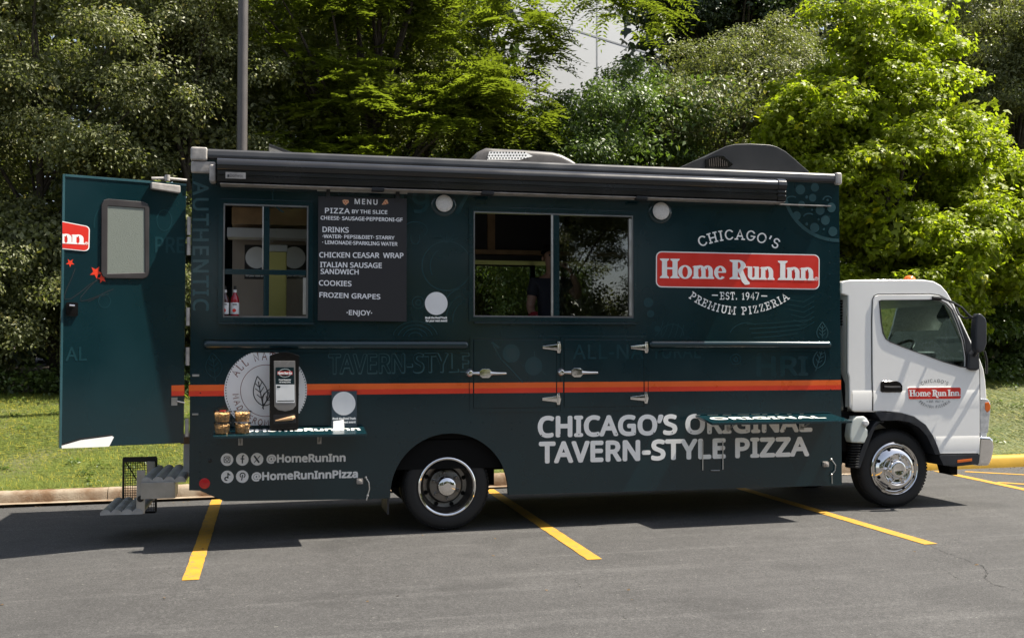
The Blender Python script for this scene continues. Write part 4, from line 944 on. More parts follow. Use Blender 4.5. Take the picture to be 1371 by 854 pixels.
# wrap-round skin: roof, rear wall, nose; the windscreen bay stays open
mb = MB(); n = len(cab_uv)
def skin(i0, i1, y0=CY + .028, y1=CY + CW - .002):
    for i in range(i0, i1):
        a, b = cab_uv[i], cab_uv[i + 1]; mb.add([(a[0], y0, a[1]), (b[0], y0, b[1]), (b[0], y1, b[1]), (a[0], y1, a[1])], [(0, 1, 2, 3)])
skin(0, 13); skin(17, 23); skin(27, 31)
for y0, y1 in ((CY + .028, CY + .16), (CY + CW - .14, CY + CW - .002)): skin(13, 17, y0, y1)
mb.build('cab_skin', M['cab'], cabo, smooth=40)
mb = MB()
for i in range(13, 17):
    a, b = cab_uv[i], cab_uv[i + 1]; mb.add([(a[0] - .01, CY + .16, a[1]), (b[0] - .01, CY + .16, b[1]), (b[0] - .01, CY + CW - .14, b[1]), (a[0] - .01, CY + CW - .14, a[1])], [(0, 1, 2, 3)])
mb.build('windscreen', M['cabglass'], cabo, smooth=60)
# door panel standing a little proud, with its shut line
door_px = [(1169, 548.5), (1168, 500), (1167.6, 430), (1168.6, 402), (1171, 397), (1176, 395), (1244, 394.4), (1256, 396), (1266, 401), (1273, 409), (1283, 429), (1296, 456), (1306, 478), (1310.5, 497), (1311, 540), (1311, 606.5), (1257.5, 607), (1254, 597), (1248, 583), (1238, 568), (1222.6, 557), (1205, 552), (1186, 550)]
du = uvs(CF, door_px)
mb = MB(); mb.slab(du, .0005, .009, CF, (gl_uv,)); door = mb.build('cab_door', M['cab'], cabo, bevel=.004, smooth=40)
d = Decal(CF, .0014)
cxm = (sum(p[0] for p in door_px) / len(door_px), sum(p[1] for p in door_px) / len(door_px))
d.stroke([(x + (0.9 if x > cxm[0] else -.9), y + (.9 if y > cxm[1] + 20 else -.9 if y < cxm[1] - 20 else 0)) for x, y in door_px], 1.3, True); d.build('door_seam', M['ink'], cabo)
rubber = [(x + (x - 1238) * .028 + 0, y + (y - 440) * .03) for x, y in gl_px]
mb = MB(); mb.slab(uvs(CF, rubber), .003, .015, CF, (gl_uv,)); mb.build('window_seal', M['seal'], door, bevel=.003)
mb = MB(); mb.slab(gl_uv, -.012, -.007, CF); mb.build('door_glass', M['cabglass'], door, smooth=0)
mb = MB(); mb.slab(uvs(CF, [(1273, 409), (1283, 430), (1291, 456), (1293, 478), (1293, 494), (1300, 494), (1306, 480), (1297, 458), (1284, 431), (1276, 414)]), .009, .016, CF); mb.build('pillar_trim', M['fender'], cabo, bevel=.003)
# body crease bands
def crease(x0, x1, yt, ym, yb, dp, fr=CF):
    mb = MB(); ua, za = fr.hit(x0, yt); ub, zb_ = fr.hit(x1, yt); z1 = fr.hit((x0 + x1) / 2, ym)[1]; z2 = fr.hit((x0 + x1) / 2, yb)[1]
    mb.prism([(CY - .0085, za), (CY - .0095 - dp, z1), (CY - .0085, z2)], ua, ub); return mb
crease(1170, 1310, 522, 528.5, 600, .028).build('body_crease', M['cab'], door, smooth=20) if False else None
mb = crease(1168.6, 1310.3, 522.5, 527.5, 549, .006); mb.build('body_crease', M['cab'], door, smooth=20)
mb = crease(1252, 1310.3, 583.5, 588, 605.5, .006); mb.build('body_crease', M['cab'], door, smooth=20)
mb = crease(1140.5, 1166.4, 522.5, 527.5, 549, .006); mb.build('body_crease', M['cab'], cabo, smooth=20)
# handle
hu, hv = CF.hit(1191.5, 517.5)
mb = MB(); mb.slab([(CF.hit(*p)) for p in [(1178, 511.5), (1181, 509.8), (1199, 509.8), (1204, 512), (1207, 516), (1207, 523), (1205.5, 525), (1180, 525), (1178, 523.5)]], .009, .02, CF); hd = mb.build('door_handle', M['blackgloss'], door, bevel=.006, seg=3)
mb = MB(); mb.tube([CF.pt(*CF.hit(1182, 518), .022), CF.pt(*CF.hit(1190, 518.4), .034), CF.pt(*CF.hit(1203, 518.2), .026)], .013, 8); mb.build('pull', M['black'], hd)
# door badge
cb = badge(CF, (1213.5, 518.6), (1285.2, 518.0), (1285.2, 533.8), (1215, 534.6), .018, door, None, None, None)
d = Decal(CF, .0172)
slabtext(d, "CHICAGO'S", arcmap((1233, 515.6), (1250, 511.6), (1267, 515.6), 4.2), w=.16, ser=False, sp=.3); slabtext(d, "PREMIUM PIZZERIA", arcmap((1229, 538.2), (1250, 546), (1271, 537.6), 3.4), w=.18, ser=False, sp=.34)
slabtext(d, "EST. 1947", lambda s, y: (1242.5 + s * 15, 538.6 - y * 2.6), w=.18, ser=False); d.stroke([(1239, 537.3), (1241, 537.3)], .7); d.stroke([(1259.5, 537.2), (1262, 537.2)], .7)
d.build('lettering', M['greyink'], cb)
# wheel-arch flare, mudguard, washer tank, sill, lamps, bumper
oa = [(1170, 551.8), (1205, 552.4), (1222.5, 557.4), (1238, 568.4), (1248, 583.4), (1254, 597.4), (1257.5, 608)]; ia = [(1250.5, 608), (1246, 597), (1239, 583), (1229, 572), (1216, 565), (1202, 562.5), (1178, 563)]
mb = MB(); mb.slab(uvs(CF, oa + ia), -.16, .022, CF); mb.build('wheel_arch', M['fender'], cabo, bevel=.006)
mb = MB(); arcl = [(1142, 562), (1190, 563), (1216, 567), (1238, 583), (1249, 612), (1254, 612), (1254, 560), (1142, 552)]; mb.slab(uvs(CF, arcl), -.62, -.17, CF); mb.build('wheel_housing', M['under'], cabo, smooth=0)
a_ = [(1184, 565.8), (1178, 566.2), (1172, 573), (1165, 590), (1157, 612), (1152, 626), (1147, 627.5), (1146, 622), (1152, 606), (1160, 586), (1168, 571), (1174, 563.5), (1183, 563.6)]
mb = MB(); mb.slab(uvs(CF, a_), -.22, -.004, CF); mb.build('mudguard', M['fender'], cabo, bevel=.006)
tk = [(1141, 562), (1146, 557.5), (1156, 557), (1160.5, 561), (1161, 569), (1158, 572.5), (1161, 575), (1160.5, 583), (1156, 593), (1138.5, 592), (1136.5, 584), (1138, 570)]
mb = MB(); mb.slab(uvs(CF, tk), -.16, .02, CF); tko = mb.build('washer_tank', M['tank'], truck, bevel=.02, seg=3)
mb = MB(); mb.lathe(CF.pt(*CF.hit(1156.5, 566), .02), (0, -1, 0), [(.032, 0), (.032, .02), (.022, .028), (0, .028)], 18); mb.build('cap', M['interw'], tko, bevel=.002)
mb = MB()
for i in range(9): p = CF.pt(*CF.hit(1148 - i * .35, 596 + i * 3.6), -.06); mb.lathe(p, (0, 0, 1), [(.058, -.011), (.07, -.004), (.07, .004), (.058, .011)], 16)
mb.build('ribbed_hose', M['black'], truck)
mb = MB(); mb.tube([CF.pt(*CF.hit(1132, 396), -.35), CF.pt(*CF.hit(1132, 560), -.35)], .05, 10); mb.tube([CF.pt(*CF.hit(1131, 500), -.12), CF.pt(*CF.hit(1136, 515), -.1), CF.pt(*CF.hit(1139, 545), -.1), CF.pt(*CF.hit(1134, 600), -.1)], .02, 8)
for i in range(9): p = CF.pt(*CF.hit(1131.5, 402 + i * 4), -.1); mb.box((p.x - .03, p.y, p.z - .007), (p.x + .03, p.y + .2, p.z + .007))
mb.box((6.12, .2, .62), (6.3, .5, 1.02)); mb.box((6.135, .35, 1.02), (6.2, 1.9, 2.18)); mb.build('air_intake', M['under'], truck, smooth=30)
mb = MB(); mb.slab(uvs(CF, [(1256, 609), (1312, 607.5), (1309.5, 621), (1276, 624.5), (1262, 622.5)]), -.5, .012, CF); sl_ = mb.build('sill_trim', M['fender'], cabo, bevel=.008)
mb = MB(); mb.slab(uvs(CF, [(1280.5, 615.6), (1300, 613.4), (1300, 616.8), (1280.5, 619.2)]), .012, .018, CF); mb.build('side_marker', M['amber'], sl_, bevel=.002)
mb = MB(); mb.slab(uvs(CF, [(1278, 624), (1290, 624), (1290, 637), (1281.5, 637)]), -.3, -.1, CF); mb.build('tow_hook_flap', M['under'], cabo)
# bumper wraps the nose
bx = [(1310.5, 583.5), (1325, 584.5), (1329.5, 588), (1330.5, 598), (1328, 612), (1324, 623), (1308.5, 623.5)]
mb = MB(); mb.slab(uvs(CF, bx), -1.99, .015, CF); mb.build('bumper', M['chrome'], cabo, bevel=.03, seg=4, smooth=50)
hl = [(1312, 533), (1322.5, 534), (1325.8, 540), (1325.6, 552), (1324, 566), (1322.8, 579.5), (1311.5, 579.5)]
mb = MB(); mb.slab(uvs(CF, hl), -.3, .008, CF); hlo = mb.build('headlight', mat('clear_lamp_lens', (.62, .64, .66), .08, metal=.55, coat=1, var=.2, vscale=30), cabo, bevel=.012, seg=3)
mb = MB(); mb.slab(uvs(CF, [(1318, 539), (1323, 538), (1325.3, 543), (1324.6, 549), (1321, 552), (1318, 548)]), .002, .012, CF); mb.build('turn_lens', M['amber'], hlo, bevel=.004)
# roof marker lamps
for x, y in ((7.13, .42), (7.13, 1.42)):
    p = (x, y, 2.335); mb = MB(); mb.lathe(p, (0, 0, 1), [(.07, 0), (.075, .012), (.068, .022)], 20); ml = mb.build('marker_lamp', M['black'], cabo)
    mb = MB(); mb.dome((x, y, 2.355), (0, 0, 1), .062, .05, 20, 5); mb.build('lens', M['amber'], ml)
# mirror
MF = Frame((0, -.10, 0), (1, 0, 0), (0, 0, 1))
mu = uvs(MF, [(1308, 424), (1310.5, 419.5), (1314, 420), (1320, 426), (1321.5, 432), (1321.5, 460), (1318, 470), (1311, 472.5), (1307.5, 468), (1306.5, 445)])
mb = MB(); mb.slab(mu, -.09, 0, MF); mi = mb.build('wing_mirror', M['fender'], cabo, bevel=.022, seg=3, smooth=50)
mb = MB(); y_ = -.03
def cq(px, py, Y): return onY(px, py, Y)
mb.tube([cq(1249, 398.5, .1), cq(1262, 399.5, .07), cq(1276, 405, .03), cq(1288, 412, .0), cq(1296, 421, -.02), cq(1301, 425, -.03), cq(1309, 426, -.03)], .011, 8)
mb.tube([cq(1280, 412, .09), cq(1284, 421, .05), cq(1291, 426, .0), cq(1301, 425, -.03)], .011, 8)
mb.tube([cq(1318, 470, .04), cq(1321, 482, .04), cq(1321, 500, .1)], .012, 8); mb.tube([cq(1309, 470, -.02), cq(1304, 476, .06)], .018, 8)
mb.build('mirror_arm', M['black'], mi)
mb = MB(); mb.slab(uvs(CF, [(1293, 493), (1294, 474), (1299, 467), (1306, 466.5), (1308, 470), (1309, 493), (1305, 496), (1296, 495.5)]), .005, .04, CF); mb.build('mirror_base', M['fender'], mi, bevel=.018, seg=3)
mb = MB(); mb.slab(uvs(CF, [(1246.5, 396.8), (1259, 397.4), (1259, 402), (1247, 401.5)]), .009, .028, CF); mb.build('mirror_bracket', M['black'], mi, bevel=.005)
# cab interior
mb = MB(); mb.box((6.42, .3, 1.05), (6.95, 1.0, 1.28)); mb.hexa([(6.36, .32, 1.2), (6.50, .32, 1.2), (6.50, .98, 1.2), (6.36, .98, 1.2)], [(6.24, .36, 1.98), (6.36, .36, 1.98), (6.36, .94, 1.98), (6.24, .94, 1.98)]); mb.box((6.40, 1.15, 1.05), (6.95, 1.85, 1.28)); mb.hexa([(6.36, 1.15, 1.2), (6.50, 1.15, 1.2), (6.50, 1.85, 1.2), (6.36, 1.85, 1.2)], [(6.24, 1.2, 1.98), (6.36, 1.2, 1.98), (6.36, 1.8, 1.98), (6.24, 1.8, 1.98)]); mb.build_each('cab_seat', mat('seat_cloth', (.05, .055, .06), .9), cabo, bevel=.05, seg=3)
mb = MB(); mb.box((7.30, .18, 1.05), (7.70, 2.05, 1.52)); mb.box((7.22, .5, 1.50), (7.5, 1.0, 1.62)); mb.build('dashboard', mat('dash_plastic', (.06, .065, .07), .6), cabo, bevel=.04, seg=3)
mb = MB(); ce = Vector((7.12, .66, 1.60)); axs = Vector((-.62, 0, .78)); u_ = Vector((0, 1, 0)); v2 = axs.cross(u_).normalized()
mb.tube([ce + (u_ * math.cos(R(a)) + v2 * math.sin(R(a))) * .21 for a in range(0, 361, 15)], .015, 8); mb.tube([ce - u_ * .2, ce - axs * .03, ce + u_ * .2], .016, 6); mb.tube([ce - axs * .02, ce - axs * .35], .03, 8); mb.build('steering_wheel', M['black'], cabo)

# ---- open rear door (swung past square, outer face to the camera)
Hh = Vector((-.045, -.015, 0)); De = Vector((-.982, -.325, 0)); U_ = (Hh - De).normalized()
DFm = Frame(De, U_, (0, 0, 1)); DW = (Hh - De).length; z0d, z1d = .838, 3.044
DT = .0
wpx = [(135.5, 274), (138.5, 268), (145, 266.5), (192, 270.5), (197.5, 273.5), (199.5, 279), (199.3, 366), (197, 371), (191, 373.3), (143, 372.8), (137.5, 370.5), (135, 364)]
wuv = uvs(DFm, wpx)
mb = MB(); mb.slab(m_rect(0, z0d, DW, z1d), -.05, 0, DFm); rd_ = mb.build('rear_door', M['teal'], truck, bevel=.004)
mb = MB()
for r_ in (m_rect(0, z0d, .018, z1d), m_rect(.0185, z1d - .02, DW, z1d)): mb.slab(r_, .0005, .006, DFm)
mb.build('door_edge', mat('painted_edge', (.03, .085, .10), .25, coat=.4), rd_, bevel=.002)
gpx = [(144, 276), (193, 279.5), (193.5, 365), (143.5, 366.5)]
g_ = uvs(DFm, gpx); mb = MB(); mb.slab(wuv, .0005, .014, DFm, (g_,)); wf = mb.build('door_window', mat('brown_window_frame', (.030, .026, .026), .4), rd_, bevel=.008, seg=3)
mb = MB(); mb.slab(g_, .0008, .008, DFm); mb.build('obscure_pane', M['frost'], wf, smooth=0)
mb = MB(); a = DFm.hit(201, 245); b = DFm.hit(240, 251.2); mb.slab([(a[0], a[1]), (b[0], b[1] + .01), (b[0], b[1] - .055), (a[0], a[1] - .055)], .004, .05, DFm); mb.build('door_closer', M['corner'], rd_, bevel=.012, seg=3)
mb = MB(); mb.tube([DFm.pt(*DFm.hit(203, 239), .0), DFm.pt(*DFm.hit(222, 239.5), .03), DFm.pt(*DFm.hit(249, 242), .02)], .012, 8); mb.lathe(DFm.pt(*DFm.hit(223, 240), .03), (0, 0, 1), [(.022, -.02), (.022, .03), (0, .032)], 12); mb.tube([DFm.pt(*DFm.hit(223, 251), .02), DFm.pt(*DFm.hit(223, 255), .02)], .013, 8); mb.build('closer_arm', M['corner'], rd_)
mb = MB(); mb.slab(rrect(*DFm.hit(88, 423), *DFm.hit(104, 405), .012), .0005, .02, DFm); lt = mb.build('door_latch', M['blackgloss'], rd_, bevel=.005)
mb = MB(); mb.tube([DFm.pt(*DFm.hit(92, 409), .03), DFm.pt(*DFm.hit(99, 409.5), .03)], .009, 8); mb.build('pull', M['chrome'], lt)
mb = MB()
for py in (291, 318, 412, 465, 560): mb.tube([Vector((-.022, -.03, onY(250, py, 0).z)), Vector((-.022, -.03, onY(250, py + 24, 0).z))], .014, 8); mb.box((-.036, -.026, onY(250, py + 24, 0).z), (-.006, -.002, onY(250, py, 0).z))
mb.build('hinge', M['corner'], rd_)
mb = MB(); a = DFm.hit(229, 532); b = DFm.hit(237, 542.5); mb.slab(m_rect(a[0], b[1], b[0], a[1]), .0005, .012, DFm); mb.tube([DFm.pt(*DFm.hit(237, 538), .02), Vector((-.004, -.03, onY(250, 538, 0).z)), Vector((.06, -.012, onY(259, 504, 0).z))], .006, 6) if False else mb.tube([DFm.pt(*DFm.hit(236, 537), .02), DFm.pt(*DFm.hit(246, 539), .03)], .007, 6); mb.build('hold_back', M['alu'], rd_)
mb = MB(); mb.box((.018, -.012, onY(258, 502, 0).z - .012), (.075, -.001, onY(258, 502, 0).z + .006)); mb.box((.02, -.012, onY(258, 554, 0).z - .01), (.07, -.001, onY(258, 554, 0).z + .005)); mb.build('hold_back_catch', M['alu'], truck, bevel=.002)
# door vinyl: cut-off wordmark, stripe, stars, speed lines
dq = quadmap((-37.7 - 45.4, 287.4), (120.2, 302.6), (119.4, 336.6), (-37.7 - 45.4, 329))   # the whole sign would start far outside the door
def dclip(p): return (max(p[0], 83.4), p[1])
def rrd(ins, r): return [dclip(dq(x, y - 64)) for x, y in rrect(640, ins, 1155 - ins, 250 - ins, r)]
d = Decal(DFm, .0066); d.poly(rrd(0, 40)); dl = d.build('logo_panel', M['white'], rd_)
d = Decal(DFm, .0074); d.poly(rrd(8, 34)); d.build('red_field', M['red'], dl)
d = Decal(DFm, .0082); wordmark(d, lambda x, y: dclip((lambda p: (83.5 + (p[0] - 83.5), p[1]))(dq(x, y))), 'nn'); d.build('lettering', M['white'], dl)
d = Decal(DFm, .0012); d.poly([(229.5, 515.8), (246.8, 515.4), (246.8, 523), (229.5, 523.4)]); d.build('stripe', M['orange'], rd_)
d = Decal(DFm, .0012); d.poly([(229.5, 523.4), (246.8, 523), (246.8, 529.6), (229.5, 530)]); d.build('stripe', M['redo'], rd_)
d = Decal(DFm, .0012)
def star(cx, cy, r, rot, k=.42): return [(cx + (r if i % 2 == 0 else r * k) * math.cos(R(rot + i * 36)), cy + (r if i % 2 == 0 else r * k) * math.sin(R(rot + i * 36))) for i in range(10)]
d.poly(star(128.5, 364.5, 9, 12)); d.poly(star(136.5, 373, 6.5, 40)); d.poly(star(94, 352, 6, 20)); d.build('star_print', M['redo'], rd_)
d = Decal(DFm, .0013)
def wob(pts, w): d.stroke(pts, w)
wob([(101, 359), (96, 372), (90, 385), (86, 396), (87, 401), (95, 400), (108, 391), (120, 381), (131, 375)], .8)
wob([(130, 374), (118, 386), (108, 398), (108, 403), (116, 402), (130, 397), (142, 391), (152, 387)], .8); wob([(118, 404), (128, 399), (146, 393)], .6)
d.build('speed_line', M['ink'], rd_)
d = Decal(DFm, .0012)
def dtext(s, x0, y0, x1, y1, h, h2, b): d.text(s, x0, y0, x1, y1, h, h2, bold=b)
dtext('PRE', 208, 338, 246.5, 338.6, 20.5, 20.5, .5); d.poly([(92, 470), (116, 470), (116, 471), (92, 471)]) if False else None
dtext('AL', 88, 483, 116, 482.6, 18, 18, .4)
d.ring(140, 403, 8, 9, 1.2, 20); d.ring(152, 300, 26, 30, 1.6, 24, 170, 255); d.ring(220, 295, 10, 14, 1.2, 20); d.build('ghost_lettering', M['ghost'], rd_)
# white base sweep along the foot of the door
d = Decal(DFm, .0012); d.poly([(82, 596.5), (108, 589), (150, 583.5), (152.5, 585), (146, 597.5), (110, 599), (83, 600)]); d.build('white_sweep', M['white'], rd_)
d = Decal(DFm, .0012); d.stroke([(82, 595), (108, 587.4), (150, 582)], 1.8); d.build('sweep_outline', M['ink'], rd_)

# ---- rear steps
def step(x0, x1, y0, y1, z, h, ribs):
    mb = MB(); mb.box((x0, y0, z - h), (x1, y1, z - h + .02)); w = (x1 - x0)
    for i in range(ribs):
        a = x0 + w * i / ribs; pr = [(a + w / ribs * t, z - h + .02 + (h - .02) * (math.sin(math.pi * t) ** .6)) for t in [j / 8 for j in range(9)]]
        fr = Frame((0, 0, 0), (1, 0, 0), (0, 0, 1)); mb.slab(pr, -y1, -y0, fr)
    return mb
mb = step(-.40, -.035, .10, 1.15, .545, .05, 4); ts = mb.build('entry_step', M['tread'], truck, smooth=40)
mb = step(-.73, -.385, .12, .95, .275, .045, 4); ls = mb.build('entry_step', M['tread'], truck, smooth=40)
mb = MB(); mb.box((-.40, .085, .36), (-.13, .095, .50)); mb.box((-.44, .13, .23), (-.37, .145, .60)); mb.box((-.44, .93, .23), (-.37, .945, .60)); mb.box((-.26, .098, .36), (-.12, .4, .49)); mb.build_each('step_bracket', M['alu'], ts, bevel=.006)
mb = MB(); mb.lathe((-.405, .13, .36), (0, -1, 0), [(.028, 0), (.028, .012), (.015, .016), (0, .016)], 14); mb.build('pivot_bolt', M['black'], ts)
# expanded-metal guard standing behind the lower step
GY = .98; GF = Frame((0, GY, 0), (1, 0, 0), (0, 0, 1)); g0 = GF.hit(165.5, 613.5); g1 = GF.hit(208.5, 685)
mb = MB(); u0, v1, u1, v0 = g0[0], g0[1], g1[0], max(g1[1], G(-.4) + .004)
for a, b in (((u0, v0), (u0, v1)), ((u1, v0), (u1, v1)), ((u0, v1), (u1, v1)), ((u0, v0), (u1, v0))): mb.tube([GF.pt(*a), GF.pt(*b)], .011, 8)
mb.box((u0 - .004, GY - .02, v1 - .035), (u1 + .004, GY + .02, v1 + .012))
mb.tube([GF.pt(u0, v1), GF.pt(u0 + (u1 - u0) * .62, v0 + .2)], .006, 6)
gd = mb.build('step_guard', M['black'], truck)
mb = MB(); n = 14
for i in range(1, n): x = u0 + (u1 - u0) * i / n; mb.tube([GF.pt(x, v0), GF.pt(x, v1)], .0028, 4)
for i in range(1, 22): z = v0 + (v1 - v0) * i / 22; mb.tube([GF.pt(u0, z), GF.pt(u1, z)], .0028, 4)
mb.build('wire_mesh', M['black'], gd)
mb = MB(); mb.box((-.10, .35, .80), (-.004, .95, .86)); mb.build('rear_bumper_sill', M['cardboard'], truck, bevel=.004)
mb = MB(); mb.box((-.085, .5, .50), (-.004, .9, .795)); mb.build('rear_sill_plate', M['interw'], truck, bevel=.004)
# ================================================================== things on and in the truck
# menu board, hung from a rail by two clips
MBF = Frame((0, -.046, 0), (1, 0, 0), (0, 0, 1))
bq = [(426.2, 262.8), (544.6, 266), (544.3, 430.4), (425.4, 429)]
p0 = MBF.pt(*MBF.hit(485, 430))
menu = thing('menu_board', (p0.x, -.04, p0.z), 'black menu board with white lettering hanging beside the small window', 'menu board')
mb = MB(); mb.slab(uvs(MBF, bq), -.012, 0, MBF); bd = mb.build('board_panel', M['board'], menu, bevel=.002)
mb = MB(); mb.slab(uvs(MBF, [(424.8, 253.2), (545.8, 257), (545.8, 259.4), (424.8, 255.6)]), -.036, -.02, MBF); mb.build('hanging_rail', M['alu'], menu, bevel=.002)
for x in (439.5, 532.5):
    mb = MB(); y = 253.6 + (x - 425) * .031; mb.slab(uvs(MBF, [(x - 2.4, y - 1.5), (x + 2.4, y - 1.4), (x + 2.4, y + 12), (x - 2.4, y + 12)]), -.03, .006, MBF); mb.build('clip', M['black'], menu, bevel=.002)
d = Decal(MBF, .001)
def ml(t, x0, y0, x1, y1, h, b=.42, sp=1.0): d.text(t, x0, y0, x1, y1, h, bold=b * .6, spacing=sp)
ml('MENU', 475, 273.2, 505.2, 274.2, 6.8, .4, 1.25); ml('PIZZA', 435.3, 285.4, 468.2, 286.2, 6.8, .42, 1.1); ml('BY THE SLICE', 471.4, 285.6, 518.4, 286.6, 4.6, .36)
ml('CHEESE· SAUSAGE·PEPPERONI-GF', 429.4, 294, 538.8, 296.8, 4.7, .36); ml('DRINKS', 432, 310.6, 466.8, 311.6, 6.8); ml('·WATER· PEPSI&DIET· STARRY', 432, 318.6, 528, 320.8, 4.5, .36)
ml('· LEMONADE·SPARKLING WATER', 431.6, 326.6, 532, 329.2, 4.6, .36); ml('CHICKEN CEASAR  WRAP', 427.6, 344.6, 540, 345.6, 6.7); ml('ITALIAN SAUSAGE', 428.8, 357.6, 511, 358.8, 6.6); ml('SANDWICH', 429.4, 366.6, 480, 367.4, 6.4)
ml('COOKIES', 427.2, 382, 470.4, 383.2, 6.6); ml('FROZEN GRAPES', 427.8, 397.8, 509, 400.6, 6.4); ml('·ENJOY·', 464.2, 421.4, 498, 422.2, 6.2, .4)
d.build('lettering', M['chalk'], bd)
crust = mat('pizza_crust_print', (.66, .36, .2), .6); sauce = mat('pizza_sauce_print', (.5, .08, .03), .6)
d = Decal(MBF, .001); d.poly([(458.3, 268.5), (461, 267.2), (466.5, 268), (467.2, 271), (462.8, 275), (459.5, 272.5)]); d.poly([(511, 274.3), (515.8, 267.2), (518.5, 267.8), (520, 272.5), (516, 274)]); o = d.build('pizza_print', crust, bd)
d = Decal(MBF, .002); 
for x, y in ((461, 270), (464.5, 270.2), (462.5, 272.6), (516, 270.4), (517.6, 272.4), (514, 272.8)): d.ell(x, y, 1, .9, 10)
d.build('topping_print', sauce, o)

# napkin dispenser on the rear shelf
def shelf_z(y, zb, zf, dep=.40): return zb + (zf - zb) * (-y / dep) + .001
NY0, NY1 = -.20, -.05
NF = Frame((0, NY0, 0), (1, 0, 0), (0, 0, 1))
nb = shelf_z(-.12, *ZL)
nu0, nu1 = NF.hit(361.3, 520)[0], NF.hit(399.7, 520)[0]; ntop = NF.hit(380, 471.5)[1]
nd = thing('napkin_dispenser', ((nu0 + nu1) / 2, -.12, nb), 'tall black napkin dispenser with an advert, standing on the rear shelf', 'dispenser')
nout = [(nu0, nb + .004), (nu1, nb + .004), (nu1 + .004, ntop - .03)] + [(nu1 + .004 - (nu1 - nu0 + .008) * t, ntop - .03 + .032 * math.sin(math.pi * t)) for t in (.1, .25, .4, .5, .6, .75, .9)] + [(nu0 - .004, ntop - .03)]
mb = MB(); mb.slab(nout, -.15, 0, NF); bdy = mb.build('case', M['blackgloss'], nd, bevel=.014, seg=3, smooth=50)
mb = MB(); mb.slab(uvs(NF, [(366.5, 483), (395, 483), (396.2, 543), (392, 548), (382, 550.5), (372, 548.5), (367.3, 544)]), .0005, .006, NF); fp = mb.build('front_window', mat('smoky_panel', (.2, .19, .18), .25, coat=.4), nd, bevel=.003)
d = Decal(NF, .0068); d.poly([(369, 491.6), (393.5, 491.6), (393.8, 514.3), (369.2, 514.3)]); ad = d.build('advert', M['teal'], fp)
d = Decal(NF, .0068); d.poly([(369.2, 514.6), (394.2, 514.6), (394.6, 539), (369.6, 539)]); a2 = d.build('advert', M['paper'], fp)
d = Decal(NF, .0078); d.poly([(371.5, 497), (391.5, 497), (391.5, 501.6), (371.5, 501.6)]); d.build('red_field', M['red'], ad)
d = Decal(NF, .0086); d.text('Home Run Inn', 372.3, 500.8, 390.7, 500.8, 3, bold=.3); d.text('Proud Supporter', 373.5, 509, 389.5, 509, 1.5, bold=.2); d.text('of every bite', 374, 512, 389, 512, 1.5, bold=.2); d.ring(381.5, 499.2, 8, 5.4, .5, 24, 200, 340); d.ring(381.5, 499.2, 8, 5.4, .5, 24, 20, 160); d.build('lettering', M['white'], ad)
d = Decal(NF, .0078); d.poly([(370.6, 516.6), (375.4, 516.6), (375.2, 519), (370.8, 519)]); d.poly([(371, 536.2), (393.6, 535.8), (393.6, 537), (371, 537.4)]); d.build('advert_print', M['teal'], a2)
mb = MB(); mb.slab(uvs(NF, [(366, 555), (395, 553.5), (396.5, 566), (366, 567.5)]), -.03, .004, NF); mb.build('mouth', M['ink'], nd, bevel=.003)
mb = MB(); a, b = NF.hit(368.5, 563), NF.hit(394, 556); mb.tube([NF.pt(a[0], a[1], .012), NF.pt((a[0] + b[0]) / 2, a[1] + .012, .022), NF.pt(b[0] - .02, b[1] - .02, .025), NF.pt(b[0], b[1] - .012, .012)], [.004, .014, .018, .014], 10); mb.build('napkin', M['napkin'], nd)
mb = MB(); mb.slab(rrect(nu0 + .02, nb + .002, nu1 - .0, nb + .022, .006), -.02, .012, NF); mb.build('base_lip', M['chrome'] if False else M['blackgloss'], nd, bevel=.003)

# acrylic sign stand and a fan of leaflets
SF_Y = -.10; SFm = Frame((0, SF_Y, 0), (1, 0, 0), (0, .06, 1))
sz = shelf_z(SF_Y, *ZL); su0, su1 = SFm.hit(443, 550)[0], SFm.hit(478.6, 550)[0]
sg = thing('sign_stand', ((su0 + su1) / 2, SF_Y, sz), 'small teal table sign with a pale disc in clear acrylic on the rear shelf', 'table sign')
zt = SFm.hit(460, 522.5)[1]; zb_ = SFm.hit(460, 574)[1]
mb = MB(); mb.slab(m_rect(su0, zb_, su1, zt), -.004, .0, SFm); mb.box((su0, SF_Y - .05, sz), (su1, SF_Y + .03, sz + .004)); stn = mb.build('acrylic_holder', M['wglass'], sg)
mb = MB(); mb.slab(m_rect(su0 + .006, zb_ + .008, su1 - .006, zt - .006), .0006, .0018, SFm); cdm = mb.build('card', mat('card_teal', (.035, .055, .07), .5), sg, smooth=0)
d = Decal(SFm, .0026); d.ell(460.3, 540, 15.6, 15.8, 36); d.build('pale_disc', M['offwhite'], cdm)
d = Decal(SFm, .0026); d.text('Book the Food Truck', 445.5, 561.6, 476.2, 561.2, 2.7, bold=.25); d.text('for your next event!', 446.5, 566.4, 476, 566, 2.6, bold=.25); d.build('lettering', M['white'], cdm)
lfz = shelf_z(-.2, *ZL)
lp0 = onY(446, 577, -.22)
lf = thing('leaflet_stack', (lp0.x + .03, -.22, lfz), 'small loose fan of white leaflets in front of the teal table sign', 'leaflets')
for i in range(6):
    a = -8 + i * 4.5; c, s_ = math.cos(R(a)), math.sin(R(a)); x0 = lp0.x + i * .009; y0 = -.22 + i * .008; mb = MB()
    pts = [(0, 0), (.055, .0), (.055, .075), (0, .075)]; v = [(x0 + p[0] * c - p[1] * s_ * .2, y0 + p[1] * .25, lfz + p[0] * s_ + p[1] * c) for p in pts]
    mb.add(v + [(q[0], q[1] + .0006, q[2]) for q in v], [(0, 1, 2, 3), (7, 6, 5, 4), (0, 4, 5, 1), (1, 5, 6, 2), (2, 6, 7, 3), (3, 7, 4, 0)]); mb.build('leaflet', M['offwhite'], lf, smooth=0)

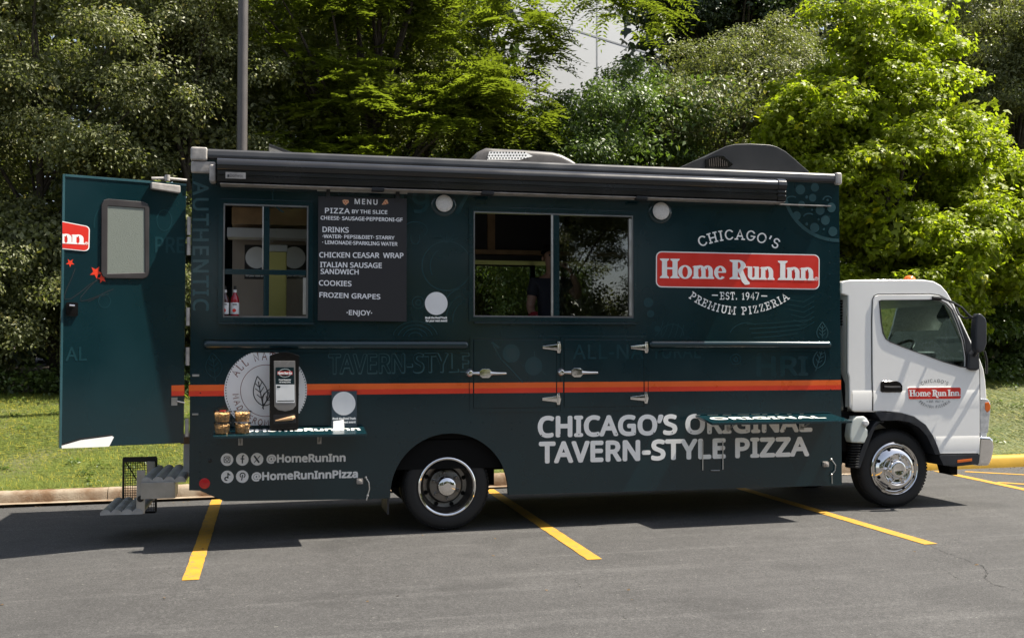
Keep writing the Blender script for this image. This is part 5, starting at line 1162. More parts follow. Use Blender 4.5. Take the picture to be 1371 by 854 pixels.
# snack cups: two stacks of two
def snack_cup(x, y, z, top, label, seed):
    t = thing('snack_cup', (x, y, z), label, 'snack cup', 'clear snack cups on the rear shelf')
    r0, r1, h = .056, .066, .082
    mb = MB(); mb.lathe((x, y, z), (0, 0, 1), [(0, .001), (r0, .001), (r1, h), (r1 + .006, h), (r1 + .006, h + .003)], 26); mb.build('cup', M['wglass'], t, smooth=40)
    mb = MB(); rg = random.Random(seed); prof = [(0, .004), (r0 - .004, .004), (r1 - .006, h * .80), (r1 * .6, h * .86), (0, h * .92)]; mb.lathe((x, y, z), (0, 0, 1), prof, 22)
    for i in range(60):
        a = rg.uniform(0, 6.28); k = rg.uniform(.08, .86); rr = (r0 + (r1 - r0) * k) - .006; p = Vector((x + rr * math.cos(a), y + rr * math.sin(a), z + h * k)); mb.dome(p, (math.cos(a), math.sin(a), rg.uniform(-.3, .6)), rg.uniform(.006, .012), .004, 6, 2)
    for i in range(30):
        a = rg.uniform(0, 6.28); rr = rg.uniform(0, r1 * .85); mb.dome((x + rr * math.cos(a), y + rr * math.sin(a), z + h * .84), (0, 0, 1), rg.uniform(.007, .013), .012, 6, 2)
    mb.build('snack_mix', M['granola'], t, smooth=50)
    mb = MB(); mb.lathe((x, y, z), (0, 0, 1), [(r1 + .008, h + .002), (r1 + .008, h + .009), (r1, h + .012), (0, h + .010)], 26); mb.build('lid', M['wglass'], t, smooth=40)
    if top:
        d = MB(); d.lathe((x + .004, y, z + h + .0112), (0, 0, 1), [(0, 0), (.028, 0), (.028, .001), (0, .001)], 20); d.build('lid_label', M['red'], t, smooth=0)
cy = -.30; cz = shelf_z(cy, *ZL)
cx0 = onY(297.5, 575, cy).x; cx1 = onY(324.5, 575, cy + .02).x
snack_cup(cx0, cy, cz, False, 'lower clear cup of snack mix in the stack nearest the tail', 1); snack_cup(cx0, cy, cz + .096, True, 'upper clear cup of snack mix with red lid label, nearest the tail', 2)
snack_cup(cx1, cy + .02, cz, False, 'lower clear cup of snack mix in the stack beside the black dispenser', 3); snack_cup(cx1, cy + .02, cz + .096, False, 'upper clear cup of snack mix in the stack beside the black dispenser', 4)

# syrup bottles on the ticket-window sill
def bottle(px, ybase, liquid, label, fr_y=.10):
    p = onY(px, ybase, fr_y); x, y, z = p.x, fr_y, TW[1] + .002
    h = onY(px, 383, fr_y).z - z; r = .036
    t = thing('syrup_bottle', (x, y, z), label, 'bottle', 'syrup bottles behind the small window')
    mb = MB(); mb.lathe((x, y, z), (0, 0, 1), [(0, .001), (r * .93, .001), (r, .008), (r, h * .56), (r * .9, h * .64), (r * .5, h * .74), (r * .42, h * .80), (0, h * .80)], 24); mb.build('bottle_body', liquid, t, smooth=50)
    mb = MB(); mb.lathe((x, y, z), (0, 0, 1), [(r * .46, h * .795), (r * .46, h * .88), (0, h * .88)], 18); mb.build('neck_band', M['paper'], t)
    mb = MB(); mb.lathe((x, y, z), (0, 0, 1), [(r * .34, h * .88), (r * .34, h * 1.0), (0, h * 1.0)], 16); mb.build('cap', M['ink'], t)
    mb = MB(); mb.lathe((x, y, z), (0, 0, 1), [(r + .0008, .03), (r + .0012, .031), (r + .0012, h * .47), (r + .0008, h * .47 + .001)], 28); lb = mb.build('bottle_label', M['paper'], t)
    mb = MB(); mb.lathe((x - .004, y - r - .001, z + .062), (0, -1, 0), [(0.016, 0), (.016, .0012), (0, .0012)], 12); mb.build('label_print', M['red'], lb, smooth=0)
    mb = MB(); mb.box((x - .018, y - r - .0026, z + h * .40), (x + .018, y - r * .6, z + h * .43)); mb.build('label_print', M['ink'], lb, smooth=0)
bottle(300.8, 425, M['syrupd'], 'dark red syrup bottle by the window edge, behind the small window'); bottle(314.3, 425, M['syrup'], 'bright red syrup bottle behind the small window')
# yellow drink tub behind the sliding pane, signs on the partition
ty = .62; a = onY(358, 420, ty); b = onY(384, 335, ty)
tb = thing('drink_dispenser', ((a.x + b.x) / 2, ty, 1.762), 'tall yellow drink dispenser with a white lid, inside behind the window', 'dispenser')
mb = MB(); mb.box((a.x, ty, 1.765), (b.x, ty + .2, onY(370, 337, ty).z)); mb.build('tub', M['tea'], tb, bevel=.012)
mb = MB(); mb.box((a.x - .006, ty - .006, onY(370, 337, ty).z + .001), (b.x + .006, ty + .206, onY(370, 328, ty).z)); mb.build('lid', M['interw'], tb, bevel=.008)
mb = MB(); mb.box((2.0 - 1.7, .56, .885), (1.62, 1.2, 1.76)); mb.build('side_counter', M['steel'], truck, bevel=.006)
PF = Frame((0, 1.247, 0), (1, 0, 0), (0, 0, 1))
for x in (343.5, 394):
    c = PF.hit(x, 345); w = PF.hit(x + 16, 345)[0] - c[0]
    t = thing('partition_card', (c[0], 1.247, c[1] - .2), 'dark card with a pale disc on the kitchen wall, ' + ('nearer the bottles' if x < 360 else 'beyond the yellow drink dispenser'), 'card', 'dark cards on the kitchen wall')
    mb = MB(); mb.slab(m_rect(c[0] - w, c[1] - .21, c[0] + w, c[1] + .125), -.004, 0, PF); k = mb.build('card_panel', M['ink'], t, smooth=0)
    d = Decal(PF, .001, raw=True); d.ell(c[0], c[1], w * .93, w * .93, 36); d.build('pale_disc', M['offwhite'], k)
    d = Decal(PF, .001, raw=True); d.text('Book the Food Truck', c[0] - w * .9, c[1] - .155, c[0] + w * .9, c[1] - .155, .016, bold=.001); d.text('for your next event!', c[0] - w * .9, c[1] - .185, c[0] + w * .9, c[1] - .185, .016, bold=.001); d.build('lettering', M['white'], k)

# ------------------------------------------------------------------ the server inside
def skinned(verts, edges, radii, root, levels=2):
    me = bpy.data.meshes.new('figure'); me.from_pydata(verts, edges, [])
    o = bpy.data.objects.new('figure', me); COL.objects.link(o)
    md = o.modifiers.new('skin', 'SKIN'); md.use_smooth_shade = True
    sv = me.skin_vertices[0].data
    for i, r in enumerate(radii):
        sv[i].radius = (r, r) if not isinstance(r, tuple) else r; sv[i].use_root = (i == root)
    s2 = o.modifiers.new('sub', 'SUBSURF'); s2.levels = levels; s2.render_levels = levels
    dg = bpy.context.evaluated_depsgraph_get(); out = bpy.data.meshes.new_from_object(o.evaluated_get(dg))
    bpy.data.objects.remove(o); out.polygons.foreach_set('use_smooth', [True] * len(out.polygons)); return out
def add_skinned(name, chain, material, parent, levels=2):
    """chain: {name: (pos, radius, parent)}"""
    names = list(chain); idx = {k: i for i, k in enumerate(names)}; og = ORIG[parent.name if parent.parent is None else parent.parent.name]
    V = [tuple(Vector(chain[k][0]) - og) for k in names]; E = [(idx[chain[k][2]], idx[k]) for k in names if chain[k][2]]
    me = skinned(V, E, [chain[k][1] for k in names], 0, levels); me.materials.append(material); return obj_from_mesh(name, me, parent)
PX, PY_, PZ = onY(738, 400, .95).x, .95, .885
per = thing('person', (PX, PY_, PZ), 'person in a dark navy shirt and red gloves standing inside the service window', 'person')
def rel(dx, dy, dz): return (PX + dx, PY_ + dy, PZ + dz)
ch = {
 'hip': (rel(0, 0, .95), (.145, .105), None), 'waist': (rel(0, .0, 1.10), (.13, .095), 'hip'), 'chest': (rel(0, -.005, 1.30), (.155, .11), 'waist'), 'upper': (rel(.0, 0, 1.42), (.13, .09), 'chest'),
 'neck0': (rel(0, -.005, 1.50), .055, 'upper'), 'neck1': (rel(-.01, -.02, 1.56), .05, 'neck0'), 'jaw': (rel(-.012, -.045, 1.60), (.058, .065), 'neck1'), 'head': (rel(-.012, -.03, 1.68), (.076, .092), 'jaw'), 'crown': (rel(-.012, -.02, 1.745), (.066, .08), 'head'),
 'shR': (rel(.17, .0, 1.42), .062, 'upper'), 'elR': (rel(.245, -.13, 1.27), .043, 'shR'), 'frR': (rel(.215, -.22, 1.37), .04, 'elR'), 'wrR': (rel(.135, -.27, 1.50), .029, 'frR'),
 'shL': (rel(-.17, .0, 1.42), .062, 'upper'), 'elL': (rel(-.225, -.02, 1.17), .044, 'shL'), 'frL': (rel(-.215, -.12, 1.09), .038, 'elL'), 'wrL': (rel(-.23, -.22, 1.10), .028, 'frL'),
 'hR': (rel(.09, .0, .90), .09, 'hip'), 'knR': (rel(.10, -.01, .50), .065, 'hR'), 'anR': (rel(.10, .01, .09), .043, 'knR'), 'toR': (rel(.11, -.15, .035), .035, 'anR'),
 'hL': (rel(-.09, .0, .90), .09, 'hip'), 'knL': (rel(-.10, -.01, .50), .065, 'hL'), 'anL': (rel(-.10, .01, .09), .043, 'knL'), 'toL': (rel(-.11, -.15, .035), .035, 'anL')}
add_skinned('figure', ch, M['skin'], per)
shirt = {k: (ch[k][0], tuple(q * 1.09 for q in ch[k][1]) if isinstance(ch[k][1], tuple) else ch[k][1] * 1.14, ch[k][2]) for k in ('hip', 'waist', 'chest', 'upper')}
for s_ in 'RL':
    shirt['sh' + s_] = (ch['sh' + s_][0], .078, 'upper'); a, b = Vector(ch['sh' + s_][0]), Vector(ch['el' + s_][0]); shirt['sl' + s_] = (tuple(a.lerp(b, .62)), .066, 'sh' + s_)
add_skinned('shirt', shirt, M['shirt'], per)
tr = {'hip': (ch['hip'][0], (.152, .112), None)}
for s_ in 'RL':
    tr['h' + s_] = (ch['h' + s_][0], .1, 'hip'); tr['kn' + s_] = (ch['kn' + s_][0], .078, 'h' + s_); tr['an' + s_] = (ch['an' + s_][0], .062, 'kn' + s_)
add_skinned('trousers', tr, M['trouser'], per)
mb = MB(); hc = Vector(rel(-.012, -.018, 1.70))
for dx, dy, dz, r, h in ((0, .02, .03, .092, .085), (0, .055, -.02, .078, .06)): mb.dome(hc + Vector((dx, dy, dz)), (0, .25, 1), r, h, 20, 6)
mb.build('hair', M['hair'], per, smooth=60)
mb = MB(); fx = Vector(rel(-.012, -.125, 1.66)); mb.tube([fx + Vector((0, .015, .03)), fx + Vector((0, -.012, -.005)), fx + Vector((0, .01, -.015))], [.008, .014, .01], 8); mb.build('nose', M['skin'], per)
for s_ in (-1, 1):
    mb = MB(); mb.dome(fx + Vector((s_ * .03, .018, .032)), (0, -1, 0), .012, .008, 10, 3); mb.build('eye', M['ink'], per)
    mb = MB(); mb.dome(Vector(rel(-.012 + s_ * .078, -.02, 1.665)), (s_, 0, 0), .026, .016, 10, 3); mb.build('ear', M['skin'], per)
mb = MB(); mb.tube([fx + Vector((-.024, .016, -.043)), fx + Vector((0, .004, -.046)), fx + Vector((.024, .016, -.043))], .005, 6); mb.build('mouth', mat('lips', (.3, .1, .09), .5), per)
def hand(w, direc, palm_n, material, curl, nm):
    w, dv, pn = Vector(w), Vector(direc).normalized(), Vector(palm_n).normalized(); sd_ = dv.cross(pn).normalized(); c = {'w': (tuple(w), .026, None), 'p': (tuple(w + dv * .05), (.036, .018), 'w')}
    for i, (o_, ln) in enumerate(((-.030, .07), (-.010, .08), (.010, .076), (.029, .06))):
        b0 = w + dv * .088 + sd_ * o_; b1 = b0 + (dv * math.cos(curl) + pn * math.sin(curl)) * ln * .5; b2 = b1 + (dv * math.cos(curl * 2) + pn * math.sin(curl * 2)) * ln * .5
        c[f'a{i}'] = (tuple(b0), .0115, 'p'); c[f'b{i}'] = (tuple(b1), .0095, f'a{i}'); c[f'c{i}'] = (tuple(b2), .008, f'b{i}')
    t0 = w + dv * .035 - sd_ * .035; c['t0'] = (tuple(t0), .013, 'p'); c['t1'] = (tuple(t0 + dv * .03 - sd_ * .018 + pn * .012), .0105, 't0'); c['t2'] = (tuple(t0 + dv * .055 - sd_ * .014 + pn * .025), .009, 't1')
    add_skinned(nm, c, material, per, 1)
hand(ch['wrR'][0], (-.55, -.1, .75), (-.5, .6, -.3), M['skin'], .5, 'hand'); hand(ch['wrL'][0], (-.25, -.85, .05), (.2, .1, -1), M['glove'], .55, 'gloved_hand')

# ================================================================== lamp post
lpX, lpY = .25, 6.5; lz = TZ(lpX, lpY) - .05
post = thing('lamp_post', (lpX, lpY, lz), 'tall bronze grey lamp post rising behind the truck roof', 'lamp post')
mb = MB(); mb.tube([(lpX, lpY, lz), (lpX, lpY, 9.6)], [.079, .070], 20); mb.build('pole', M['pole'], post)
mb = MB(); mb.box((lpX - .2, lpY - .2, lz - .3), (lpX + .2, lpY + .2, lz + .35)); mb.build('footing', M['kerb'], post, bevel=.02)
mb = MB(); mb.tube([(lpX, lpY, 9.5), (lpX, lpY - .9, 9.62)], .04, 10); hd_ = mb.build('arm', M['pole'], post)
mb = MB(); mb.box((lpX - .17, lpY - 1.5, 9.55), (lpX + .17, lpY - .85, 9.70)); mb.build('lamp_head', M['pole'], hd_, bevel=.03)

# ================================================================== white building beyond the trees
def building(x0, x1, y0, y1, h, label, zb=.8, rz=0):
    b = thing('warehouse', ((x0 + x1) / 2, (y0 + y1) / 2, zb), label, 'building'); b.rotation_euler = (0, 0, rz)
    wm = mat('white_wall_panel', (.40, .41, .42), .6, var=.05, vscale=.4)
    mb = MB(); mb.box((x0, y0, zb), (x1, y1, h)); w = mb.build('wall', wm, b, smooth=0)
    mb = MB()
    n = int((x1 - x0) / 3.2)
    yn = y0 - .012 if y0 > 0 else y1 + .012; s_ = -1 if y0 > 0 else 1
    for i in range(1, n): x = x0 + (x1 - x0) * i / n; mb.box((x - .04, min(yn, yn - s_ * .02), zb + .2), (x + .04, max(yn, yn - s_ * .02), h - .3))
    k = int((h - zb) / 2.6)
    for i in range(1, k): z = zb + 2.6 * i; mb.box((x0 + .1, min(yn - .003, yn + .004), z - .03), (x1 - .1, max(yn - .003, yn + .004), z + .03))
    mb.build('panel_joint', mat('panel_joint_grey', (.2, .21, .22), .6), w, smooth=0)
    mb = MB(); mb.box((x0 - .1, y0 - .1, h), (x1 + .1, y1 + .1, h + .45)); mb.build('parapet', mat('blue_grey_coping', (.16, .25, .36), .5), b, bevel=.03)
building(0, 40, 36, 52, onY(770, 14, 36).z, 'large white panelled building showing through the gap in the trees', .8, R(32))
building(26, 60, -62, -45, 9.0, 'pale panelled building across the car park, behind the camera', 0)

# ================================================================== foliage
rs = np.random.RandomState(7)
def leafmat(name, col, trans=.38, rough=.38, spec=.5, warm=.25):
    m = bpy.data.materials.new(name); m.use_nodes = True; n = m.node_tree.nodes; l = m.node_tree.links
    b = n['Principled BSDF']; at = n.new('ShaderNodeAttribute'); at.attribute_name = 'tone'
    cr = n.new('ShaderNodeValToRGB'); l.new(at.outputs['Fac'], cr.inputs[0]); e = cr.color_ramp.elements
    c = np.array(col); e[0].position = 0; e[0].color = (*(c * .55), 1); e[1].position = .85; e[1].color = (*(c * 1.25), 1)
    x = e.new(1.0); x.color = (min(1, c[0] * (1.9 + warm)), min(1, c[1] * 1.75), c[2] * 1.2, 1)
    l.new(cr.outputs[0], b.inputs['Base Color']); b.inputs['Roughness'].default_value = rough; b.inputs['Specular IOR Level'].default_value = spec
    tl = n.new('ShaderNodeBsdfTranslucent'); sc_ = n.new('ShaderNodeVectorMath'); sc_.operation = 'MULTIPLY'; sc_.inputs[1].default_value = (1.5, 1.7, .7); l.new(cr.outputs[0], sc_.inputs[0]); l.new(sc_.outputs[0], tl.inputs[0])
    mx = n.new('ShaderNodeMixShader'); mx.inputs[0].default_value = trans; l.new(b.outputs[0], mx.inputs[1]); l.new(tl.outputs[0], mx.inputs[2]); l.new(mx.outputs[0], n['Material Output'].inputs[0])
    return m
LM = dict(grey=leafmat('grey_green_leaf', (.150, .160, .068), .34, .45, .4), ail=leafmat('ailanthus_leaf', (.118, .138, .020), .50, .42, .45), mid=leafmat('shrub_leaf', (.085, .125, .030), .34, .4, .5), maple=leafmat('maple_leaf', (.225, .262, .02), .50, .45, .4), dark=leafmat('dark_leaf', (.036, .055, .019), .25, .4, .5))
bark = mat('bark', (.055, .043, .033), .9, var=.35, vscale=14, bump=.6, bscale=40)

T_LEAF = (np.array([(0, 0, 0), (.42, .5, .10), (1, 0, -.08), (.42, -.5, .10)]), [(0, 1, 2), (0, 2, 3)])
T_MAPLE = (np.array([(0, 0, 0), (.12, .5, .04), (.5, .52, -.03), (.52, .2, .05), (1, 0, -.10), (.52, -.2, .05), (.5, -.52, -.03), (.12, -.5, .04)]), [(0, 1, 2), (0, 2, 3), (0, 3, 4), (0, 4, 5), (0, 5, 6), (0, 6, 7)])
T_FROND = (np.array([(0, 0, 0), (.4, .5, .04), (1, 0, -.12), (.4, -.5, .04)]), [(0, 1, 2), (0, 2, 3)])
def norm(a): return a / np.maximum(np.linalg.norm(a, axis=-1, keepdims=True), 1e-9)
def leaf_mesh(name, P, N, T, L, Wd, tone, tmpl, origin):
    tv, tf = tmpl; N = norm(N); T = norm(T - N * (T * N).sum(1, keepdims=True)); B = np.cross(N, T)
    n, k = len(P), len(tv)
    V = P[:, None, :] + T[:, None, :] * (tv[None, :, 0:1] * L[:, None, None]) + B[:, None, :] * (tv[None, :, 1:2] * Wd[:, None, None]) + N[:, None, :] * (tv[None, :, 2:3] * L[:, None, None])
    V = (V - np.array(origin)).reshape(-1, 3).astype(np.float32)
    F = (np.array(tf)[None] + (np.arange(n) * k)[:, None, None]).reshape(-1, 3).astype(np.int32)
    me = bpy.data.meshes.new(name); me.vertices.add(len(V)); me.vertices.foreach_set('co', V.ravel())
    me.loops.add(F.size); me.loops.foreach_set('vertex_index', F.ravel()); me.polygons.add(len(F))
    me.polygons.foreach_set('loop_start', np.arange(0, F.size, 3, dtype=np.int32)); me.polygons.foreach_set('loop_total', np.full(len(F), 3, np.int32))
    at = me.attributes.new('tone', 'FLOAT', 'POINT'); at.data.foreach_set('value', np.repeat(tone, k).astype(np.float32))
    me.update(calc_edges=True); me.validate(); return me
def clumps(ells, n, shell=(.55, 1.0), front=.45, squash=1.0, macro=9, spread=.62):
    """clump centres in lobes on a union of ellipsoids (cx,cy,cz,rx,ry,rz), fewer at the back; hollows stay open between lobes"""
    w = np.array([(e[3] * e[4] * e[5]) ** (2 / 3) for e in ells]); w = w / w.sum(); C, D = [], []
    while len(C) < n:
        e = ells[rs.choice(len(ells), p=w)]; d = norm(rs.normal(size=3))
        if d[1] > 0 and rs.rand() > front: continue
        u = shell[0] + (shell[1] - shell[0]) * rs.rand() ** .6; c = np.array(e[:3]) + np.array(e[3:]) * d * u
        R_ = spread * (.6 + .8 * rs.rand())
        for _ in range(macro):
            q = norm(rs.normal(size=3)); q[2] = abs(q[2]) * .9 - .25
            C.append(c + q * R_ * np.array([1, .9, .75])); D.append(norm(q * .8 + d * .5))
    return np.array(C[:n]), np.array(D[:n])
def crown_leaves(C, D, r, per, size, ratio, up=.55, droop=.35, flat=.62, rnd=.55, hang=.0):
    n = len(C) * per; ci = np.repeat(np.arange(len(C)), per); rc = (r * (.55 + .8 * rs.rand(len(C))))[ci][:, None]
    d = norm(rs.normal(size=(n, 3))); rad = rs.rand(n, 1) ** .45
    P = C[ci] + d * rad * rc * np.array([1, 1, flat]); P[:, 2] -= hang * rc[:, 0] * (rad[:, 0] ** 2)
    N = norm(d * .55 + D[ci] * .35 + np.array([0, 0, up]) + rs.normal(size=(n, 3)) * rnd)
    T = norm(d * .7 + D[ci] * .4 + rs.normal(size=(n, 3)) * .6 - np.array([0, 0, droop]))
    L = size * (.6 + .75 * rs.rand(n)); ct = rs.rand(len(C))[ci]
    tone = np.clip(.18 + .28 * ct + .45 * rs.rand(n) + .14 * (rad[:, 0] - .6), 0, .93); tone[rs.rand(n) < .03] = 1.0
    return P, N, T, L, L * ratio, tone
def cat(*sets): return tuple(np.concatenate(z) for z in zip(*sets))
def woody(base, tips, r0, name, parent, lean=(0, 0), split=.35):
    """trunk with limbs to the given points"""
    base = Vector(base); mb = MB(); top = Vector(np.mean(tips, axis=0)); top.z = max(t[2] for t in tips) * .85 + base.z * .15
    n = 9; tr_ = []
    for i in range(n):
        t = i / (n - 1); p = base.lerp(top, t) + Vector((.16 * math.sin(t * 5 + base.x) * t, .12 * math.cos(t * 4) * t, 0)); tr_.append(p)
    mb.tube(tr_, [r0 * (1.25 if i == 0 else 1 - .82 * i / (n - 1)) for i in range(n)], 10)
    for tp in tips:
        tp = Vector(tp); k = min(range(n), key=lambda i: abs(tr_[i].z - (base.z + (tp.z - base.z) * .55))); k = max(1, min(n - 2, k)); a = tr_[k]; m_ = a.lerp(tp, .5) + Vector((rs.uniform(-.15, .15), rs.uniform(-.15, .15), .12 * (tp - a).length))
        rr = r0 * (1 - .82 * k / (n - 1)) * .5; mb.tube([a, a.lerp(m_, .5) + Vector((0, 0, .05)), m_, m_.lerp(tp, .5) + Vector((0, 0, .05)), tp], [rr, rr * .8, rr * .6, rr * .4, .008], 6)
    return mb.build(name, bark, parent, smooth=60)
def plant(name, cat_, base, label, group, leaves, tmpl, lm, tips, r0):
    t = thing(name, base, label, cat_, group)
    woody(base, tips, r0, 'trunk', t)
    me = leaf_mesh('crown', *leaves, tmpl, base); me.materials.append(LM[lm]); obj_from_mesh('crown', me, t); return t
def px_ell(px, py, Y, rpx, rpy, ry):
    c = onY(px, py, Y); r = abs(onY(px + rpx, py, Y).x - c.x); h = abs(onY(px, py + rpy, Y).z - c.z); return (c.x, Y, c.z, r, ry, h)
def sample(C, k): return [tuple(C[i]) for i in rs.choice(len(C), min(k, len(C)), replace=False)]

def shrub(name, cat_, label, group, ells, n, r, per, size, ratio, lm, base_px, Y, tmpl=T_LEAF, r0=.11, core=.25, limbs=26, spread=.62, macro=9, **kw):
    C, D = clumps(ells, n, spread=spread, macro=macro); A = crown_leaves(C, D, r, per, size, ratio, **kw)
    if core:
        C2, D2 = clumps(ells, int(n * core), (.15, .6), 1.0); A = cat(A, crown_leaves(C2, D2, r * 1.9, int(per * .8), size * 1.7, ratio, rnd=1.0))
    b = onY(base_px, 500, Y); base = (b.x, Y, TZ(b.x, Y) - .05)
    keep = A[0][:, 2] > TZ(b.x, Y) - .05; A = tuple(z[keep] for z in A)
    return plant(name, cat_, base, label, group, A, tmpl, lm, sample(C, limbs), r0)
GS = 'tall shrubs along the bank'; GT = 'trees behind the bank'
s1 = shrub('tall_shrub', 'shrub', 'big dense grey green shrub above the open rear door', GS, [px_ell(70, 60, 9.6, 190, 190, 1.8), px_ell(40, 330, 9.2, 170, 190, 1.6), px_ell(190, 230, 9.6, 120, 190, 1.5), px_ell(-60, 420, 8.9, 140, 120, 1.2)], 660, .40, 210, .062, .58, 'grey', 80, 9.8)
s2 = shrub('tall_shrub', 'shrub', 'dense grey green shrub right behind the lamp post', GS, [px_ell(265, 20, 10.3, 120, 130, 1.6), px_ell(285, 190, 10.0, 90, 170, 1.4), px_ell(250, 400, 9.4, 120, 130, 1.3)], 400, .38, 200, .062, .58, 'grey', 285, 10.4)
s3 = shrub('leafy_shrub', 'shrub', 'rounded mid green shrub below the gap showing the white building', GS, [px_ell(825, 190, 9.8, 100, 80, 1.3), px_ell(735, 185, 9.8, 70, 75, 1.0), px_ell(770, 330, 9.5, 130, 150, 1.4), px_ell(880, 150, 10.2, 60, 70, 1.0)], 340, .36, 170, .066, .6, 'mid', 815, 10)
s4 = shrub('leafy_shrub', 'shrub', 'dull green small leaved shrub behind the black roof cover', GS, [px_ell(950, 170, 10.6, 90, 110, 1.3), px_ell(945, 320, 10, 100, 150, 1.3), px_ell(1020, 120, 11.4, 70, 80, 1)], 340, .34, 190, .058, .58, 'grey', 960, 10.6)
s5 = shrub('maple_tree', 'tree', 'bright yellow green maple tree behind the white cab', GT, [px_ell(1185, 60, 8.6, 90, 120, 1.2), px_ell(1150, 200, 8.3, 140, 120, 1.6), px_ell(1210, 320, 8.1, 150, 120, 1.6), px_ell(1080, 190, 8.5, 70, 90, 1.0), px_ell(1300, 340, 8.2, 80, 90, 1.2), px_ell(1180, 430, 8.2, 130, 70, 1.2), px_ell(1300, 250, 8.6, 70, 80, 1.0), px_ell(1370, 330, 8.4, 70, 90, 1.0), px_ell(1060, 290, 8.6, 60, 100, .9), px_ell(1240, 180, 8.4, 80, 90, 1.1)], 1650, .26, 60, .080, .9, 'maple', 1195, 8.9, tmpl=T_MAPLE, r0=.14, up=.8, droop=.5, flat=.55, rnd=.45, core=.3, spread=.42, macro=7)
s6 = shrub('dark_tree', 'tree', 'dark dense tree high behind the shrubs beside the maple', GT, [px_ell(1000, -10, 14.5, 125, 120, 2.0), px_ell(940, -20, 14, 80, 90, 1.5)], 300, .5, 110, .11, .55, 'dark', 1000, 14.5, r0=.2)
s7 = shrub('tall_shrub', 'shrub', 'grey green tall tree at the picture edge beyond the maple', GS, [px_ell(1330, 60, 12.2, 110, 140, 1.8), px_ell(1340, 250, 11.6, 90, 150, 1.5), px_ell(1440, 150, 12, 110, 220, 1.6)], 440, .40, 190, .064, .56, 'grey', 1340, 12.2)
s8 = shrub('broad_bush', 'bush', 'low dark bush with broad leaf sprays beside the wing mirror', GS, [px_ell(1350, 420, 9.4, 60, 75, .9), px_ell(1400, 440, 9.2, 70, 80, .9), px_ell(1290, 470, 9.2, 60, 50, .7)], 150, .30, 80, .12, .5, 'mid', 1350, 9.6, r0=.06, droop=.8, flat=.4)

# ailanthus: long drooping compound fronds
def fronds(C, D, per, length, lw, pairs):
    n = len(C) * per; ci = np.repeat(np.arange(len(C)), per)
    d = norm(D[ci] * .6 + rs.normal(size=(n, 3)) * np.array([.8, .8, .35]) + np.array([0, -.15, .12])); L = length * (.65 + .6 * rs.rand(n)); ct = rs.rand(len(C))[ci]
    P, N, T, LL, W, TO = [], [], [], [], [], []
    side = norm(np.cross(d, np.array([0, 0, 1.0]))); upv = np.cross(side, d); base = C[ci] + rs.normal(size=(n, 3)) * .12
    for j in range(pairs + 1):
        t = (j + 1) / (pairs + 1); p = base + d * (L * t)[:, None] - np.array([0, 0, 1]) * (L * .42 * t * t)[:, None]; tang = norm(d - np.array([0, 0, 1]) * (.84 * t))
        nn = norm(upv + np.array([0, 0, .3]) + rs.normal(size=(n, 3)) * .18)
        for sg in ((1, -1) if j < pairs else (0,)):
            tt = norm(side * sg + tang * (.45 if sg else 1) - np.array([0, 0, .22]) + rs.normal(size=(n, 3)) * .12)
            P.append(p); N.append(nn); T.append(tt); q = lw * (.75 + .5 * math.sin(math.pi * (.15 + .75 * t))) * (.85 + .3 * rs.rand(n)); LL.append(q); W.append(q * .32); TO.append(np.clip(.22 + .45 * ct + .25 * rs.rand(n), 0, 1))
    return tuple(np.concatenate(z) for z in (P, N, T, LL, W, TO))
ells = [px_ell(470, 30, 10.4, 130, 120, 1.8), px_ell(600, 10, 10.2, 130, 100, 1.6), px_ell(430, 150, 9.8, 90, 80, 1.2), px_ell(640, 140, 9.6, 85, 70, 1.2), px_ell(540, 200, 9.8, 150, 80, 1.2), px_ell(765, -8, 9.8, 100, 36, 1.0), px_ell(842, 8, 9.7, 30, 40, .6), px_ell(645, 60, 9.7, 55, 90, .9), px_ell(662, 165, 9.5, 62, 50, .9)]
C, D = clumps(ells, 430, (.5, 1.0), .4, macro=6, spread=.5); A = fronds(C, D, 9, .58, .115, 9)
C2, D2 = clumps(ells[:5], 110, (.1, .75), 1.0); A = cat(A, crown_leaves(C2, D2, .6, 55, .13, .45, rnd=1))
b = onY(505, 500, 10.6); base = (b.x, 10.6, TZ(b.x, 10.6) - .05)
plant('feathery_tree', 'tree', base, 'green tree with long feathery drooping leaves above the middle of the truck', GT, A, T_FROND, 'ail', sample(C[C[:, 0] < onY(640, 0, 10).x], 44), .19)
ells = [px_ell(540, 330, 10.6, 190, 150, 1.4), px_ell(400, 330, 10.6, 110, 140, 1.3)]
C, D = clumps(ells, 200, (.4, 1.0), .5); A = crown_leaves(C, D, .45, 105, .10, .5)
b = onY(600, 500, 11.2); base = (b.x, 11.2, TZ(b.x, 11.2) - .05)
plant('leafy_shrub', 'shrub', base, 'shaded green shrub under the feathery tree, seen through the service window', GS, A, T_LEAF, 'mid', sample(C, 26), .09)
# a far wood closing the view between the trunks (too dense and far to count); it dips where the white building shows
xl, xr = onY(680, 100, 21).x, onY(880, 100, 21).x
n = 80000; x = rs.uniform(-32, 46, n); y = rs.uniform(19, 25, n); top = np.where((x > xl) & (x < xr), 7.6, 15.0); z = 1.0 + (top - 1.0) * rs.rand(n)
P = np.stack([x, y, z], 1); N = norm(rs.normal(size=(n, 3)) * .7 + np.array([.2, -.4, .7])); T = norm(rs.normal(size=(n, 3)) - np.array([0, 0, .3])); L = .32 + .25 * rs.rand(n)
me = leaf_mesh('far_wood', P, N, T, L, L * .75, rs.rand(n) * .8, T_MAPLE, (0, 0, 0)); me.materials.append(LM['dark']); o = obj_from_mesh('far_wood', me); tag(o, 'dark far wood closing the view behind the shrubs', 'wood', kind='stuff')
